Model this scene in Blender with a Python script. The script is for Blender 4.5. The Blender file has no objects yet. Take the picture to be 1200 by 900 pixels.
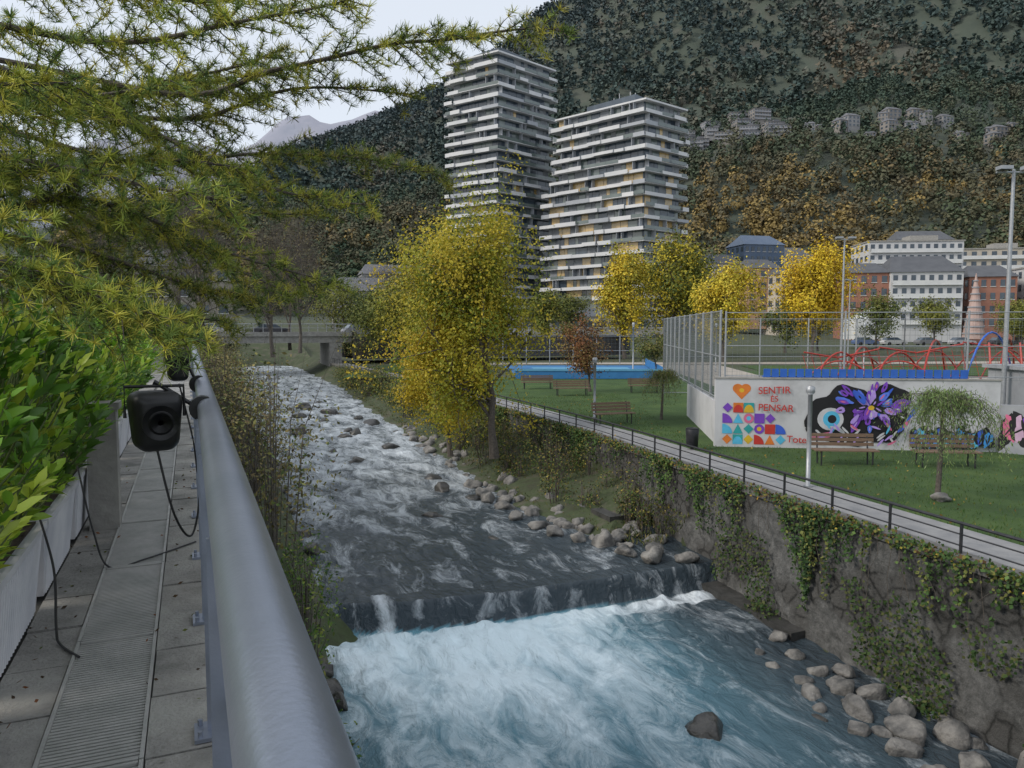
import bpy, math, random
import numpy as np
from mathutils import Vector, noise as mnoise
random.seed(7); rng=np.random.default_rng(7)
S=bpy.context.scene
COL=S.collection
# ------------------------------------------------------------ materials
def nt(name):
    m=bpy.data.materials.new(name); m.use_nodes=True
    n=m.node_tree.nodes; l=m.node_tree.links
    return m,n,l,n['Principled BSDF']
def pmat(name,c1,c2=None,scale=4,rough=.7,bump=0.0,metal=0,bscale=None,spec=.5,detail=6,c3=None,stretch=(1,1,1)):
    m,n,l,b=nt(name)
    if c2 is None: c2=tuple(x*.8 for x in c1)
    tc=n.new('ShaderNodeTexCoord'); mp=n.new('ShaderNodeMapping'); mp.inputs['Scale'].default_value=stretch
    l.new(tc.outputs['Object'],mp.inputs['Vector'])
    no=n.new('ShaderNodeTexNoise'); no.inputs['Scale'].default_value=scale; no.inputs['Detail'].default_value=detail
    no.inputs['Roughness'].default_value=.65
    l.new(mp.outputs[0],no.inputs['Vector'])
    cr=n.new('ShaderNodeValToRGB'); cr.color_ramp.elements[0].position=.35; cr.color_ramp.elements[1].position=.65
    cr.color_ramp.elements[0].color=(*c1,1); cr.color_ramp.elements[1].color=(*c2,1)
    if c3:
        e=cr.color_ramp.elements.new(.5); e.color=(*c3,1)
    l.new(no.outputs['Fac'],cr.inputs['Fac']); l.new(cr.outputs['Color'],b.inputs['Base Color'])
    b.inputs['Roughness'].default_value=rough; b.inputs['Metallic'].default_value=metal
    b.inputs['Specular IOR Level'].default_value=spec
    if bump>0:
        n2=n.new('ShaderNodeTexNoise'); n2.inputs['Scale'].default_value=bscale or scale*4; n2.inputs['Detail'].default_value=6
        l.new(mp.outputs[0],n2.inputs['Vector'])
        bp=n.new('ShaderNodeBump'); bp.inputs['Strength'].default_value=min(1,bump); bp.inputs['Distance'].default_value=.05
        l.new(n2.outputs['Fac'],bp.inputs['Height']); l.new(bp.outputs[0],b.inputs['Normal'])
    return m
def leafmat(name,trans=.3,rough=.55,spec=.3):
    m,n,l,b=nt(name)
    at=n.new('ShaderNodeAttribute'); at.attribute_name='Col'
    l.new(at.outputs['Color'],b.inputs['Base Color']); b.inputs['Roughness'].default_value=rough
    b.inputs['Specular IOR Level'].default_value=spec
    if trans>0:
        t=n.new('ShaderNodeBsdfTranslucent'); l.new(at.outputs['Color'],t.inputs['Color'])
        mx=n.new('ShaderNodeMixShader'); mx.inputs[0].default_value=trans
        l.new(b.outputs[0],mx.inputs[1]); l.new(t.outputs[0],mx.inputs[2])
        l.new(mx.outputs[0],n['Material Output'].inputs['Surface'])
    return m
LEAF=leafmat('leaf',.35); LEAFG=leafmat('leaf_glossy',.3,.38,.5); FAR=leafmat('far_foliage',0,.9,.1); LEAFN=leafmat('leaf_opaque',0,.7,.2)
BARK=pmat('bark',(.07,.06,.05),(.14,.12,.10),12,.9,.6)
WHITE=pmat('white_panel',(.66,.66,.64),(.56,.57,.57),.6,.5)
CONC=pmat('concrete',(.24,.23,.215),(.36,.35,.32),3,.85,.3)
DARKM=pmat('dark_metal',(.03,.032,.035),(.05,.05,.055),8,.45,0,.4)
BLACK=pmat('black_plastic',(.010,.010,.011),(.018,.018,.018),20,.4)
STEEL=pmat('painted_steel',(.25,.285,.35),(.32,.35,.42),2.5,.36,.04,.7,90,detail=12)
GALV=pmat('galvanised',(.3,.32,.34),(.4,.41,.42),6,.45,0,.4)
# ------------------------------------------------------------ mesh helpers
def empty(name,loc=(0,0,0)):
    e=bpy.data.objects.new(name,None); e.empty_display_size=.2; COL.objects.link(e); return e
def np_mesh(name,V,F,mats,parent=None,cols=None,smooth=False):
    V=np.asarray(V,dtype=np.float32); F=np.asarray(F,dtype=np.int32)
    me=bpy.data.meshes.new(name); k=F.shape[1]
    me.vertices.add(len(V)); me.vertices.foreach_set('co',V.ravel())
    me.loops.add(F.size); me.loops.foreach_set('vertex_index',F.ravel())
    me.polygons.add(len(F)); me.polygons.foreach_set('loop_start',np.arange(0,F.size,k,dtype=np.int32))
    me.polygons.foreach_set('loop_total',np.full(len(F),k,dtype=np.int32))
    me.polygons.foreach_set('use_smooth',np.full(len(F),smooth,dtype=bool))
    me.update(calc_edges=True)
    if cols is not None:
        ca=me.color_attributes.new('Col','FLOAT_COLOR','POINT')
        c=np.ones((len(V),4),dtype=np.float32); c[:,:3]=cols; ca.data.foreach_set('color',c.ravel())
    for m in (mats if isinstance(mats,(list,tuple)) else [mats]): me.materials.append(m)
    o=bpy.data.objects.new(name,me); COL.objects.link(o)
    if parent: o.parent=parent
    return o
class MB:
    def __init__(s): s.v=[];s.f=[];s.m=[]
    def add(s,v,f,mi=0):
        o=len(s.v); s.v+= [tuple(x) for x in v]; s.f+=[tuple(i+o for i in q) for q in f]; s.m+=[mi]*len(f)
    def box(s,c,sz,rz=0,mi=0,taper=1.0):
        x,y,z=sz[0]/2,sz[1]/2,sz[2]/2; ca,sa=math.cos(rz),math.sin(rz); v=[]
        for dz in(-z,z):
            k=taper if dz<0 else 1
            for dx,dy in((-x,-y),(x,-y),(x,y),(-x,y)):
                dx*=k;dy*=k
                v.append((c[0]+dx*ca-dy*sa,c[1]+dx*sa+dy*ca,c[2]+dz))
        s.add(v,[(0,3,2,1),(4,5,6,7),(0,1,5,4),(1,2,6,5),(2,3,7,6),(3,0,4,7)],mi)
    def prism(s,poly,z0,z1,mi=0):
        n=len(poly); v=[(p[0],p[1],z0) for p in poly]+[(p[0],p[1],z1) for p in poly]
        s.add(v,[tuple(range(n))[::-1],tuple(range(n,2*n))]+[(i,(i+1)%n,n+(i+1)%n,n+i) for i in range(n)],mi)
    def tube(s,pts,rad,n=6,mi=0,cap=True):
        pts=[Vector(p) for p in pts]; 
        if not hasattr(rad,'__len__'): rad=[rad]*len(pts)
        v=[];up=Vector((0,0,1))
        for i,p in enumerate(pts):
            d=(pts[min(i+1,len(pts)-1)]-pts[max(i-1,0)])
            if d.length<1e-6: d=Vector((0,0,1))
            d.normalize(); a=d.cross(up if abs(d.z)<.95 else Vector((1,0,0))).normalized(); b=d.cross(a)
            for k in range(n):
                t=2*math.pi*k/n; v.append(p+(a*math.cos(t)+b*math.sin(t))*rad[i])
        f=[]
        for i in range(len(pts)-1):
            for k in range(n): f.append((i*n+k,i*n+(k+1)%n,(i+1)*n+(k+1)%n,(i+1)*n+k))
        if cap: f.append(tuple(range(n))); f.append(tuple(range((len(pts)-1)*n,len(pts)*n))[::-1])
        s.add(v,f,mi)
    def build(s,name,mats,parent=None,smooth=False):
        me=bpy.data.meshes.new(name); me.from_pydata(s.v,[],s.f)
        for m in (mats if isinstance(mats,(list,tuple)) else [mats]): me.materials.append(m)
        me.polygons.foreach_set('material_index',s.m)
        if smooth: me.polygons.foreach_set('use_smooth',[True]*len(s.f))
        me.update()
        o=bpy.data.objects.new(name,me); COL.objects.link(o)
        if parent: o.parent=parent
        return o
def unit(v): return v/np.maximum(1e-9,np.linalg.norm(v,axis=1,keepdims=True))
def leafcloud(name,C,size,col,mat=LEAF,aspect=.55,axis=None,jit=1.0,parent=None,nrm=None,nj=.7):
    C=np.asarray(C); N=len(C); size=np.broadcast_to(size,(N,)).reshape(-1,1)*rng.uniform(.65,1.3,(N,1))
    a=rng.normal(size=(N,3))
    if nrm is not None:
        nn=unit(unit(nrm)+rng.normal(size=(N,3))*nj*.58); a=unit(np.cross(nn,a)); b=np.cross(nn,a)
    else:
        if axis is not None: a=np.asarray(axis)+a*jit*.5
        a=unit(a); b=unit(np.cross(a,rng.normal(size=(N,3))))
    V=np.stack([C,C+a*size*.45+b*size*aspect*.5,C+a*size,C+a*size*.45-b*size*aspect*.5],1).reshape(-1,3)
    F=np.arange(N*4).reshape(-1,4)
    return np_mesh(name,V,F,mat,parent,np.repeat(np.asarray(col),4,axis=0))
def longleaves(name,C,size,col,mat,axis,jit,width,parent=None):
    C=np.asarray(C); N=len(C); s=size*rng.uniform(.6,1.25,(N,1)); a=unit(np.asarray(axis)+rng.normal(size=(N,3))*jit)
    b=unit(np.cross(a,rng.normal(size=(N,3))*.5+np.array([0,0,1.0]))); c=np.cross(b,a); w=width*s
    def pt(t,x,up): return C+a*s*t+b*w*x+c*s*up
    mid=[pt(0,0,0),pt(.35,0,.03),pt(.7,0,.02),pt(1,0,-.08)]
    L=[pt(.3,.5,.09),pt(.68,.42,.07)]; R=[pt(.3,-.5,.09),pt(.68,-.42,.07)]
    V=np.stack(mid+L+R,1).reshape(-1,3); o=(np.arange(N)*8)[:,None]
    F=np.concatenate([o+np.array(q)[None] for q in ([0,1,5,4],[1,2,3,5],[0,6,7,1],[1,7,3,2])])
    return np_mesh(name,V,F,mat,parent,np.repeat(np.asarray(col),8,axis=0),True)
def pick(pal,n,j=.2):
    pal=np.array(pal); c=pal[rng.integers(0,len(pal),n)]
    return np.clip(c*rng.uniform(1-j,1+j,(n,1))*rng.uniform(1-j*.3,1+j*.3,(n,3)),0,1)
# river frame: l = metres to the right of the walkway axis, u = metres along it
def P(l,u,z=0): return (.919*l-.394*u,.394*l+.919*u,z)
UANG=math.atan2(.919,-.394)
ROT=UANG-math.pi/2
def lw(u): return float(np.interp(u,[-12,0,7.5,11.3,18.2,24.4,33.5,61,86,120],[10.6,11.5,12.1,12.5,13.2,13.9,14.3,15.2,15.1,15.1]))
def wl(u): return float(np.interp(u,[-12,5,11.5,16.7,30,61,110],[1.6,1.7,1.9,2.7,3.2,3.7,4]))
def wr(u): return float(np.interp(u,[-12,5,9,12,15,19,24.5,32,50,70,110],[9.6,10.2,11.2,12.2,12.2,11.1,10.3,10.8,11.4,12.9,13]))
def uc(l): return np.interp(l,[0,2.9,4.2,6.8,11.2,14],[17,16.7,16.24,15.9,15.85,15.9])
def sm(t): t=np.clip(t,0,1); return t*t*(3-2*t)
def wz(l,u):
    up=-6.3+.014*np.maximum(u-17,0); t=(u-uc(l))/.38
    return -6.9+(up+6.9)*sm(t)
PARK=-4.0
# ------------------------------------------------------------ ground sheet with the channel in it
def ground():
    us=list(np.arange(-30,100,1.0))+list(np.arange(100,130,4))+[140,160,180,210,240,270,300,350,450,700,1200,2200,4000]
    rows=[]
    for u in us:
        rise=float(np.interp(u,[100,260,4000],[0,7,7])); close=float(np.interp(u,[104,118],[0,1]))
        w=float(wz(6,u)); a=wl(u); r=wr(u); k=lw(u)
        lb=w+ (0.45 if u>19 else -.1); lt=w+(1.0 if u>20 else -.05)
        row=[(-3500,-1.6),(-800,-1.6),(-200,-1.6),(-60,-1.6),(-20,-1.62),(-4,-1.62),(-.02,-1.62),(.12,-1.9),(.8,-3.6),(a-.35,w+.35),(a,w-.05),
             (a+1,w-.6),((a+r)/2,w-.8),(r-1,w-.6),(r,w+(.02 if u>18 else -.2)),((r+k)/2,lb),(k-.05,lt),(k+.12,PARK-.06)]
        row+=[(k+d,PARK-.06) for d in (2,6,12,25,50,100,200,500,1200,4000)]
        out=[]
        for l,z in row:
            if -.1<l<k+.05: z=z*(1-close)+(-2.5)*close
            if 8<l<k and u<60: z+=.12*mnoise.noise((l*.9,u*.8,0))
            z+=rise
            out.append(P(l,u,z))
        rows.append(out)
    n=len(rows[0]); V=[p for r in rows for p in r]
    F=[(i*n+j,i*n+j+1,(i+1)*n+j+1,(i+1)*n+j) for i in range(len(rows)-1) for j in range(n-1)]
    g=pmat('ground_soil',(.05,.055,.03),(.10,.09,.065),1.1,.95,.8,0,6,c3=(.055,.075,.03))
    np_mesh('ground',V,F,g)
ground()
def strip(name,la,lb,us,z,mat,nl=2):
    V=[];F=[]
    for u in us:
        A=la(u);B=lb(u)
        for k in range(nl): V.append(P(A+(B-A)*k/(nl-1),u,z))
    for i in range(len(us)-1):
        for k in range(nl-1): F.append((i*nl+k,i*nl+k+1,(i+1)*nl+k+1,(i+1)*nl+k))
    return np_mesh(name,V,F,mat)
GRASS=pmat('grass',(.035,.075,.016),(.075,.13,.028),.5,.95,.8,0,60,c3=(.048,.098,.02),detail=12)
PATH=pmat('path_paving',(.22,.22,.225),(.31,.305,.30),2,.85,.3)
strip('lawn',lambda u:lw(u)+1.75,lambda u:lw(u)+42,list(np.arange(-12,58,1)),PARK,GRASS)
strip('footpath',lambda u:lw(u)+.3,lambda u:lw(u)+1.72,list(np.arange(-12,98,1)),PARK+.03,PATH)
n=34000
uu=rng.uniform(-2,40,n)**1; ll=np.array([lw(x) for x in uu])+1.74+rng.uniform(0,1,n)**1.3*16
X=.919*ll-.394*uu; Y=.394*ll+.919*uu
ok=(Y>9)&~((X>6.5)&(Y>25.4-(X-6.9)*.134)); X=X[ok];Y=Y[ok]
leafcloud('grass_tufts',np.stack([X,Y,np.full(len(X),PARK)],1),.07,pick([(.045,.095,.02),(.075,.135,.028),(.10,.13,.035)],len(X)),LEAFN,aspect=.25,axis=(0,0,1),jit=.6)
n=600; i=rng.integers(0,len(X),n)
leafcloud('fallen_leaves',np.stack([X[i],Y[i],np.full(n,PARK+.05)],1),.07,pick([(.35,.25,.05),(.26,.16,.04),(.18,.1,.03)],n),LEAFN,aspect=.7,axis=(1,0,0),jit=2)
# ------------------------------------------------------------ water
def water():
    us=np.concatenate([np.arange(2,15.2,.10),np.arange(15.2,17.4,.045),np.arange(17.4,34,.12),np.arange(34,60,.3),np.arange(60,108,.8)])
    ls=np.arange(1.2,14.2,.10); U,L=np.meshgrid(us,ls,indexing='ij')
    Z=wz(L,U); d=U-uc(L)
    N=np.zeros_like(Z); N2=np.zeros_like(Z)
    for i in range(U.shape[0]):
        for j in range(U.shape[1]):
            N[i,j]=mnoise.noise((L[i,j]*1.1,U[i,j]*.55,3)); 
            N2[i,j]=mnoise.noise((L[i,j]*3.5,U[i,j]*2.2,8))
    pool=np.exp(-(np.maximum(-d,0)/3.6)**2)*(d<.1)
    amp=np.where(d<0,.06+.12*pool,np.where(d<.7,.014,.045+.045*np.clip((U-17)/16,0,1)))
    Z=Z+amp*N+amp*.6*N2
    Z+=np.where(d>2,.045*np.abs(np.sin(U*.9+L*.35+2*N)),0)
    back=np.maximum(-d,0)
    lat=np.exp(-(np.abs(L-5.4-.02*back)/(3.3-.08*back))**4)
    thin=np.exp(-((L-9.8)/1.6)**4)*np.exp(-(back/.8)**2)
    foam=np.where(d<-.02,np.exp(-(back/5.3)**2)*lat*(.76+.3*N)+.16+.1*N+thin*.5,0)
    foam=np.where((d<0)&(d>-.6),np.maximum(foam,.68+.35*N2),foam)
    foam=np.where(d>.9,.17+.20*np.clip((U-19)/16,0,1)+.14*np.exp(-((U-24-.4*L)/1.2)**2)+.2*N,foam)
    notch=np.exp(-((L-3.95)/.2)**2)*(d>-.3)*(d<.9)
    foam=np.maximum(foam,notch*.7)
    foam=np.where((d>=0)&(d<.42),np.maximum(foam,.16+.25*N2),foam)
    foam=np.where((U>30),foam+.05,foam)
    turq=np.where(d<.05,np.exp(-(back/7.5)**2)*np.exp(-(np.abs(L-5.8)/4.0)**4),0)
    Xc=.919*L-.394*U; Yc=.394*L+.919*U
    V=np.stack([Xc,Yc,Z],-1).reshape(-1,3); a,b=U.shape
    idx=np.arange(a*b).reshape(a,b); F=np.stack([idx[:-1,:-1],idx[:-1,1:],idx[1:,1:],idx[1:,:-1]],-1).reshape(-1,4)
    m,n,l,bs=nt('river_water')
    o=np_mesh('river_water',V,F,m,smooth=True); me=o.data
    for nm,arr in(('foam',foam),('turq',turq)):
        A=me.attributes.new(nm,'FLOAT','POINT'); A.data.foreach_set('value',arr.ravel().astype(np.float32))
    A=me.attributes.new('riv','FLOAT_VECTOR','POINT'); A.data.foreach_set('vector',np.stack([L,U*.42,Z*.8],-1).astype(np.float32).ravel())
    def attr(nm):
        q=n.new('ShaderNodeAttribute'); q.attribute_name=nm; return q
    rv=attr('riv'); fo=attr('foam'); tq=attr('turq')
    n1=n.new('ShaderNodeTexNoise'); n1.inputs['Scale'].default_value=1.6; n1.inputs['Detail'].default_value=11; n1.inputs['Roughness'].default_value=.74; n1.inputs['Distortion'].default_value=1.0
    l.new(rv.outputs['Vector'],n1.inputs['Vector'])
    ad=n.new('ShaderNodeMath'); ad.operation='MULTIPLY_ADD'; ad.inputs[1].default_value=.62
    l.new(fo.outputs['Fac'],ad.inputs[0]); l.new(n1.outputs['Fac'],ad.inputs[2])
    mr=n.new('ShaderNodeMapRange'); mr.inputs[1].default_value=.62; mr.inputs[2].default_value=1.02; l.new(ad.outputs[0],mr.inputs[0])
    base=n.new('ShaderNodeMixRGB'); base.inputs[1].default_value=(.045,.062,.075,1); base.inputs[2].default_value=(.14,.32,.40,1)
    l.new(tq.outputs['Fac'],base.inputs[0])
    fc=n.new('ShaderNodeMixRGB'); fc.inputs[1].default_value=(.78,.84,.88,1); fc.inputs[2].default_value=(.76,.90,.95,1); l.new(tq.outputs['Fac'],fc.inputs[0])
    mx=n.new('ShaderNodeMixRGB'); l.new(mr.outputs[0],mx.inputs[0]); l.new(base.outputs[0],mx.inputs[1]); l.new(fc.outputs[0],mx.inputs[2])
    l.new(mx.outputs[0],bs.inputs['Base Color'])
    rr=n.new('ShaderNodeMapRange'); rr.inputs[3].default_value=.14; rr.inputs[4].default_value=.6; l.new(mr.outputs[0],rr.inputs[0]); l.new(rr.outputs[0],bs.inputs['Roughness'])
    bs.inputs['IOR'].default_value=1.36
    n2=n.new('ShaderNodeTexNoise'); n2.inputs['Scale'].default_value=4.2; n2.inputs['Detail'].default_value=8; n2.inputs['Roughness'].default_value=.58; n2.inputs['Distortion'].default_value=.6
    l.new(rv.outputs['Vector'],n2.inputs['Vector'])
    bp=n.new('ShaderNodeBump'); bp.inputs['Strength'].default_value=1; bp.inputs['Distance'].default_value=.13
    l.new(n2.outputs['Fac'],bp.inputs['Height']); l.new(bp.outputs[0],bs.inputs['Normal'])
water()
mb=MB()
for k in range(24):
    l0=2.2+k*.42; u0=uc(l0+.2)+.5
    mb.box(P(l0+.21,u0+.35,-6.97),(.42,.8,1.1),ROT)
mb.build('weir',CONC)
# ------------------------------------------------------------ rocks
def ico(sub):
    import bmesh
    bm=bmesh.new(); bmesh.ops.create_icosphere(bm,subdivisions=sub,radius=1)
    V=np.array([v.co[:] for v in bm.verts]); F=np.array([[v.index for v in f.verts] for f in bm.faces]); bm.free(); return V,F
IV,IF=ico(3)
ROCK=pmat('river_rock',(.08,.08,.077),(.29,.275,.25),2.6,.85,.8,0,14,c3=(.18,.172,.16),detail=10)
WROCK=pmat('wet_rock',(.025,.025,.025),(.08,.075,.065),3,.3,.6,0,14)
def rocks(name,items,mat):
    VV=[];FF=[];o=0
    for (x,y,z,r) in items:
        sd=random.random()*100; sc=np.array([random.uniform(.8,1.4),random.uniform(.7,1.1),random.uniform(.55,.85)])
        d=np.array([1+.45*mnoise.noise((v[0]*1.2+sd,v[1]*1.2,v[2]*1.2))+.14*mnoise.noise((v[0]*3+sd,v[1]*3,v[2]*3)) for v in IV])
        v=IV*d[:,None]; 
        for q in range(5):
            nrm=np.array([random.gauss(0,1),random.gauss(0,1),random.gauss(0,.7)]); nrm/=np.linalg.norm(nrm); h=random.uniform(.58,.82); pr=v@nrm; ex=np.maximum(pr-h,0)*.85; v=v-ex[:,None]*nrm
        v=v*sc*r; a=random.uniform(0,6.28); R=np.array([[math.cos(a),-math.sin(a),0],[math.sin(a),math.cos(a),0],[0,0,1]])
        VV.append(v@R.T+np.array([x,y,z])); FF.append(IF+o); o+=len(IV)
    return np_mesh(name,np.concatenate(VV),np.concatenate(FF),mat,smooth=True)
it=[]
def rk(l,u,r,dz=.0): 
    z=float(wz(l,u)); it.append((*P(l,u)[:2],z+r*.25+dz,r))
for l,u,r in [(11.3,10.3,.32),(10.9,9.6,.3),(11.5,9.2,.3),(10.6,10.4,.2),(11.1,8.7,.33),(11.6,8.2,.3),(10.4,9.1,.22),(11.7,9.9,.28),(11.2,7.6,.3),(11.4,11.0,.24),(10.8,11.6,.17),(11.6,11.8,.2),(10.5,8.3,.26),(10.2,7.5,.3),(11.9,7.1,.35),(10.9,10.9,.16),(11.9,10.8,.25),(12,9.3,.25),(11.0,12.2,.14),(10.3,9.9,.16),(11.9,12.7,.2),(12.0,8.6,.22),(11.0,9.9,.12),(10.7,8.9,.15),(11.5,10.6,.15),(11.8,8.0,.2)]: rk(l,u,r,-.03)
for k in range(120):
    u=random.uniform(17.6,44); a=wr(u); b=lw(u)-.6; l=a+(b-a)*random.random()**1.6-.2; r=random.uniform(.10,.34)
    rk(l,u,r,.12*(l-a))
for l,u,r in [(11.4,16.9,.34),(11.8,17.4,.3),(11.0,17.7,.3),(12.2,16.5,.3),(10.9,18.6,.4),(10.4,19.3,.3),(10.0,20.1,.36),(9.9,21.0,.28),(9.7,22.2,.34),(9.8,23.6,.3),(9.7,24.8,.36),(9.8,25.8,.3),(9.9,27,.34),(11.1,20,.3),(11.5,18.9,.3),(12.3,18.2,.35),(12.2,19.3,.3)]: rk(l,u,r,.02)
rocks('riverbank_boulders',it,ROCK)
it=[]
for l,u,r in [(8.05,10.2,.36),(7.2,23.5,.32),(8.7,27,.36),(8.9,29,.36),(6.9,34,.4),(5.6,44,.5),(6.4,50,.5),(8.5,42,.45),(9.2,37,.4),(7.5,56,.5),(9.3,25.4,.3),(10.1,9.7,.16),(8.2,20.4,.2),(8.7,52,.5),(10.3,46,.5)]: rk(l,u,r,-.1)
for k in range(22):
    u=random.uniform(34,90); rk(random.uniform(4,12),u,random.uniform(.15,.4),-.1)
for k in range(30):
    u=random.uniform(8,40); rk(wl(u)+random.uniform(-.3,.25),u,random.uniform(.15,.35),-.02)
rocks('wet_river_stones',it,WROCK)
# ------------------------------------------------------------ right embankment wall
def bankwall():
    us=np.arange(-12,98,.22); zs=np.linspace(-7.7,PARK+.02,18); V=[];F=[]
    for u in us:
        for z in zs:
            l=lw(u)+.07*mnoise.noise((u*1.6,z*1.6,0))+.06*mnoise.noise((u*5,z*5,4))-(PARK-z)*.03
            V.append(P(l,u,z+(.0)))
    n=len(zs)
    for i in range(len(us)-1):
        for j in range(n-1): F.append((i*n+j,(i+1)*n+j,(i+1)*n+j+1,i*n+j+1))
    m,nn,ln,b=nt('embankment_stone')
    tc=nn.new('ShaderNodeTexCoord'); vo=nn.new('ShaderNodeTexVoronoi'); vo.inputs['Scale'].default_value=2.8; vo.feature='DISTANCE_TO_EDGE'
    ns=nn.new('ShaderNodeTexNoise'); ns.inputs['Scale'].default_value=.7; ns.inputs['Detail'].default_value=9
    n3=nn.new('ShaderNodeTexNoise'); n3.inputs['Scale'].default_value=5; n3.inputs['Detail'].default_value=9; n3.inputs['Roughness'].default_value=.7
    for q in(ns,n3): ln.new(tc.outputs['Object'],q.inputs['Vector'])
    ds=nn.new('ShaderNodeMixRGB'); ds.inputs[0].default_value=.12; ln.new(tc.outputs['Object'],ds.inputs[1]); ln.new(n3.outputs['Color'],ds.inputs[2]); ln.new(ds.outputs[0],vo.inputs['Vector'])
    c1=nn.new('ShaderNodeValToRGB'); c1.color_ramp.elements[0].color=(.02,.02,.018,1); c1.color_ramp.elements[1].color=(.085,.083,.078,1); c1.color_ramp.elements[1].position=.10
    ln.new(vo.outputs['Distance'],c1.inputs[0])
    c2=nn.new('ShaderNodeValToRGB'); c2.color_ramp.elements[0].color=(.05,.052,.05,1); c2.color_ramp.elements[1].color=(.21,.208,.2,1); c2.color_ramp.elements[0].position=.3; c2.color_ramp.elements[1].position=.72
    ln.new(n3.outputs['Fac'],c2.inputs[0])
    mk=nn.new('ShaderNodeMapRange'); mk.inputs[1].default_value=.45; mk.inputs[2].default_value=.53; ln.new(ns.outputs['Fac'],mk.inputs[0])
    mx=nn.new('ShaderNodeMixRGB'); ln.new(mk.outputs[0],mx.inputs[0]); ln.new(c1.outputs[0],mx.inputs[1]); ln.new(c2.outputs[0],mx.inputs[2])
    ln.new(mx.outputs[0],b.inputs['Base Color']); b.inputs['Roughness'].default_value=.9
    bp=nn.new('ShaderNodeBump'); bp.inputs['Strength'].default_value=1; bp.inputs['Distance'].default_value=.1; ln.new(n3.outputs['Fac'],bp.inputs['Height']); ln.new(bp.outputs[0],b.inputs['Normal'])
    e=empty('embankment_wall')
    np_mesh('wall_face',V,F,m,e)
    mb=MB()
    for u in np.arange(-12,97,1.0):
        a=P(lw(u)-.10,u+.01);b_=P(lw(u+1)-.10,u+.99);c=P(lw(u+1)+.28,u+.99);d=P(lw(u)+.28,u+.01)
        mb.prism([a[:2],b_[:2],c[:2],d[:2]][::-1],PARK-.12,PARK+.06)
    mb.build('coping',pmat('coping_stone',(.10,.10,.095),(.17,.165,.155),3,.85,.3),e)
    mb=MB()
    for u in np.arange(12.5,18.4,.5):
        w0=.5+.25*(u-12.5)/6
        a=P(lw(u)-w0,u);b_=P(lw(u+.5)-w0-.02,u+.5);c=P(lw(u+.5)+.05,u+.5);d=P(lw(u)+.05,u)
        mb.prism([a[:2],b_[:2],c[:2],d[:2]][::-1],-7.6,-6.76)
    mb.box(P(lw(20.2)-.9,20.4,-6.4),(1.5,1.2,1.2),ROT)
    mb.build('footing',pmat('wet_concrete',(.03,.03,.028),(.075,.073,.068),2,.6,.5),e)
bankwall()
def ivy():
    C=[];col=[]
    for k in range(1050):
        u=random.uniform(2,50)
        dens=mnoise.noise((u*.45,0,1))+.5*mnoise.noise((u*1.7,0,4)); 
        if random.random()>.42+dens*1.4: continue
        L=random.uniform(.2,1.1)*(1+max(0,dens)*2.0); L=min(L,2.4); n=int(L*40); base=random.choice([(.04,.08,.022),(.055,.105,.03),(.08,.13,.035),(.03,.06,.022),(.13,.14,.04)])
        ph=random.random()*6
        for i in range(n):
            t=random.random(); z=PARK+.12-t*L; w=.10*(1-t*.7)
            C.append(P(lw(u)-.12-random.random()*.16,u+random.gauss(0,w)+.1*math.sin(ph+t*4),z)); col.append(np.array(base)*random.uniform(.6,1.5))
    for k in range(8000):
        u=random.uniform(0,60); C.append(P(lw(u)-.12+random.gauss(0,.12),u,PARK-.03+random.random()*.16)); col.append(random.choice([(.04,.08,.02),(.06,.11,.03),(.16,.15,.03),(.11,.065,.03)]))
    for k in range(8000):
        u=random.uniform(3,16); h=random.random()**2*1.8
        if mnoise.noise((u*.7,h*.5,5))<.08: continue
        C.append(P(lw(u)-.15-random.random()*.3*max(.3,1.4-h),u,-6.8+h)); col.append(random.choice([(.035,.07,.02),(.055,.09,.025),(.09,.1,.035)]))
    C=np.array(C); leafcloud('ivy',C,.078,np.array(col),LEAFN,aspect=.8,nrm=np.tile([-.85,-.45,.35],(len(C),1)),nj=1.3)
    n=350; us=rng.uniform(3,40,n); C=np.array([P(lw(x)-.2-random.random()*.1,x,PARK+.0+random.gauss(0,.1)) for x in us])
    leafcloud('yellow_ivy_leaves',C,.06,pick([(.42,.27,.04),(.4,.32,.06)],n),LEAFN,aspect=.8)
    mb=MB()
    for k in range(200):
        u=random.uniform(2,50); L=random.uniform(.4,1.8); mb.tube([P(lw(u)-.15,u,PARK),P(lw(u)-.2,u+random.gauss(0,.1),PARK-L/2),P(lw(u)-.17,u+random.gauss(0,.15),PARK-L)],.006,4,cap=False)
    mb.build('ivy_stems',BARK)
ivy()
mb=MB()
us=np.arange(-12,96,1.6)
for u in us: mb.box(P(lw(u)+.12,u,PARK+.32),(.04,.04,.55),ROT)
fine=list(np.arange(-12,96,.8))
for z,r in((.60,.03),(.40,.014),(.2,.014)): mb.tube([P(lw(u)+.12,u,PARK+z) for u in fine],r,6)
mb.build('path_railing',DARKM)
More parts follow.
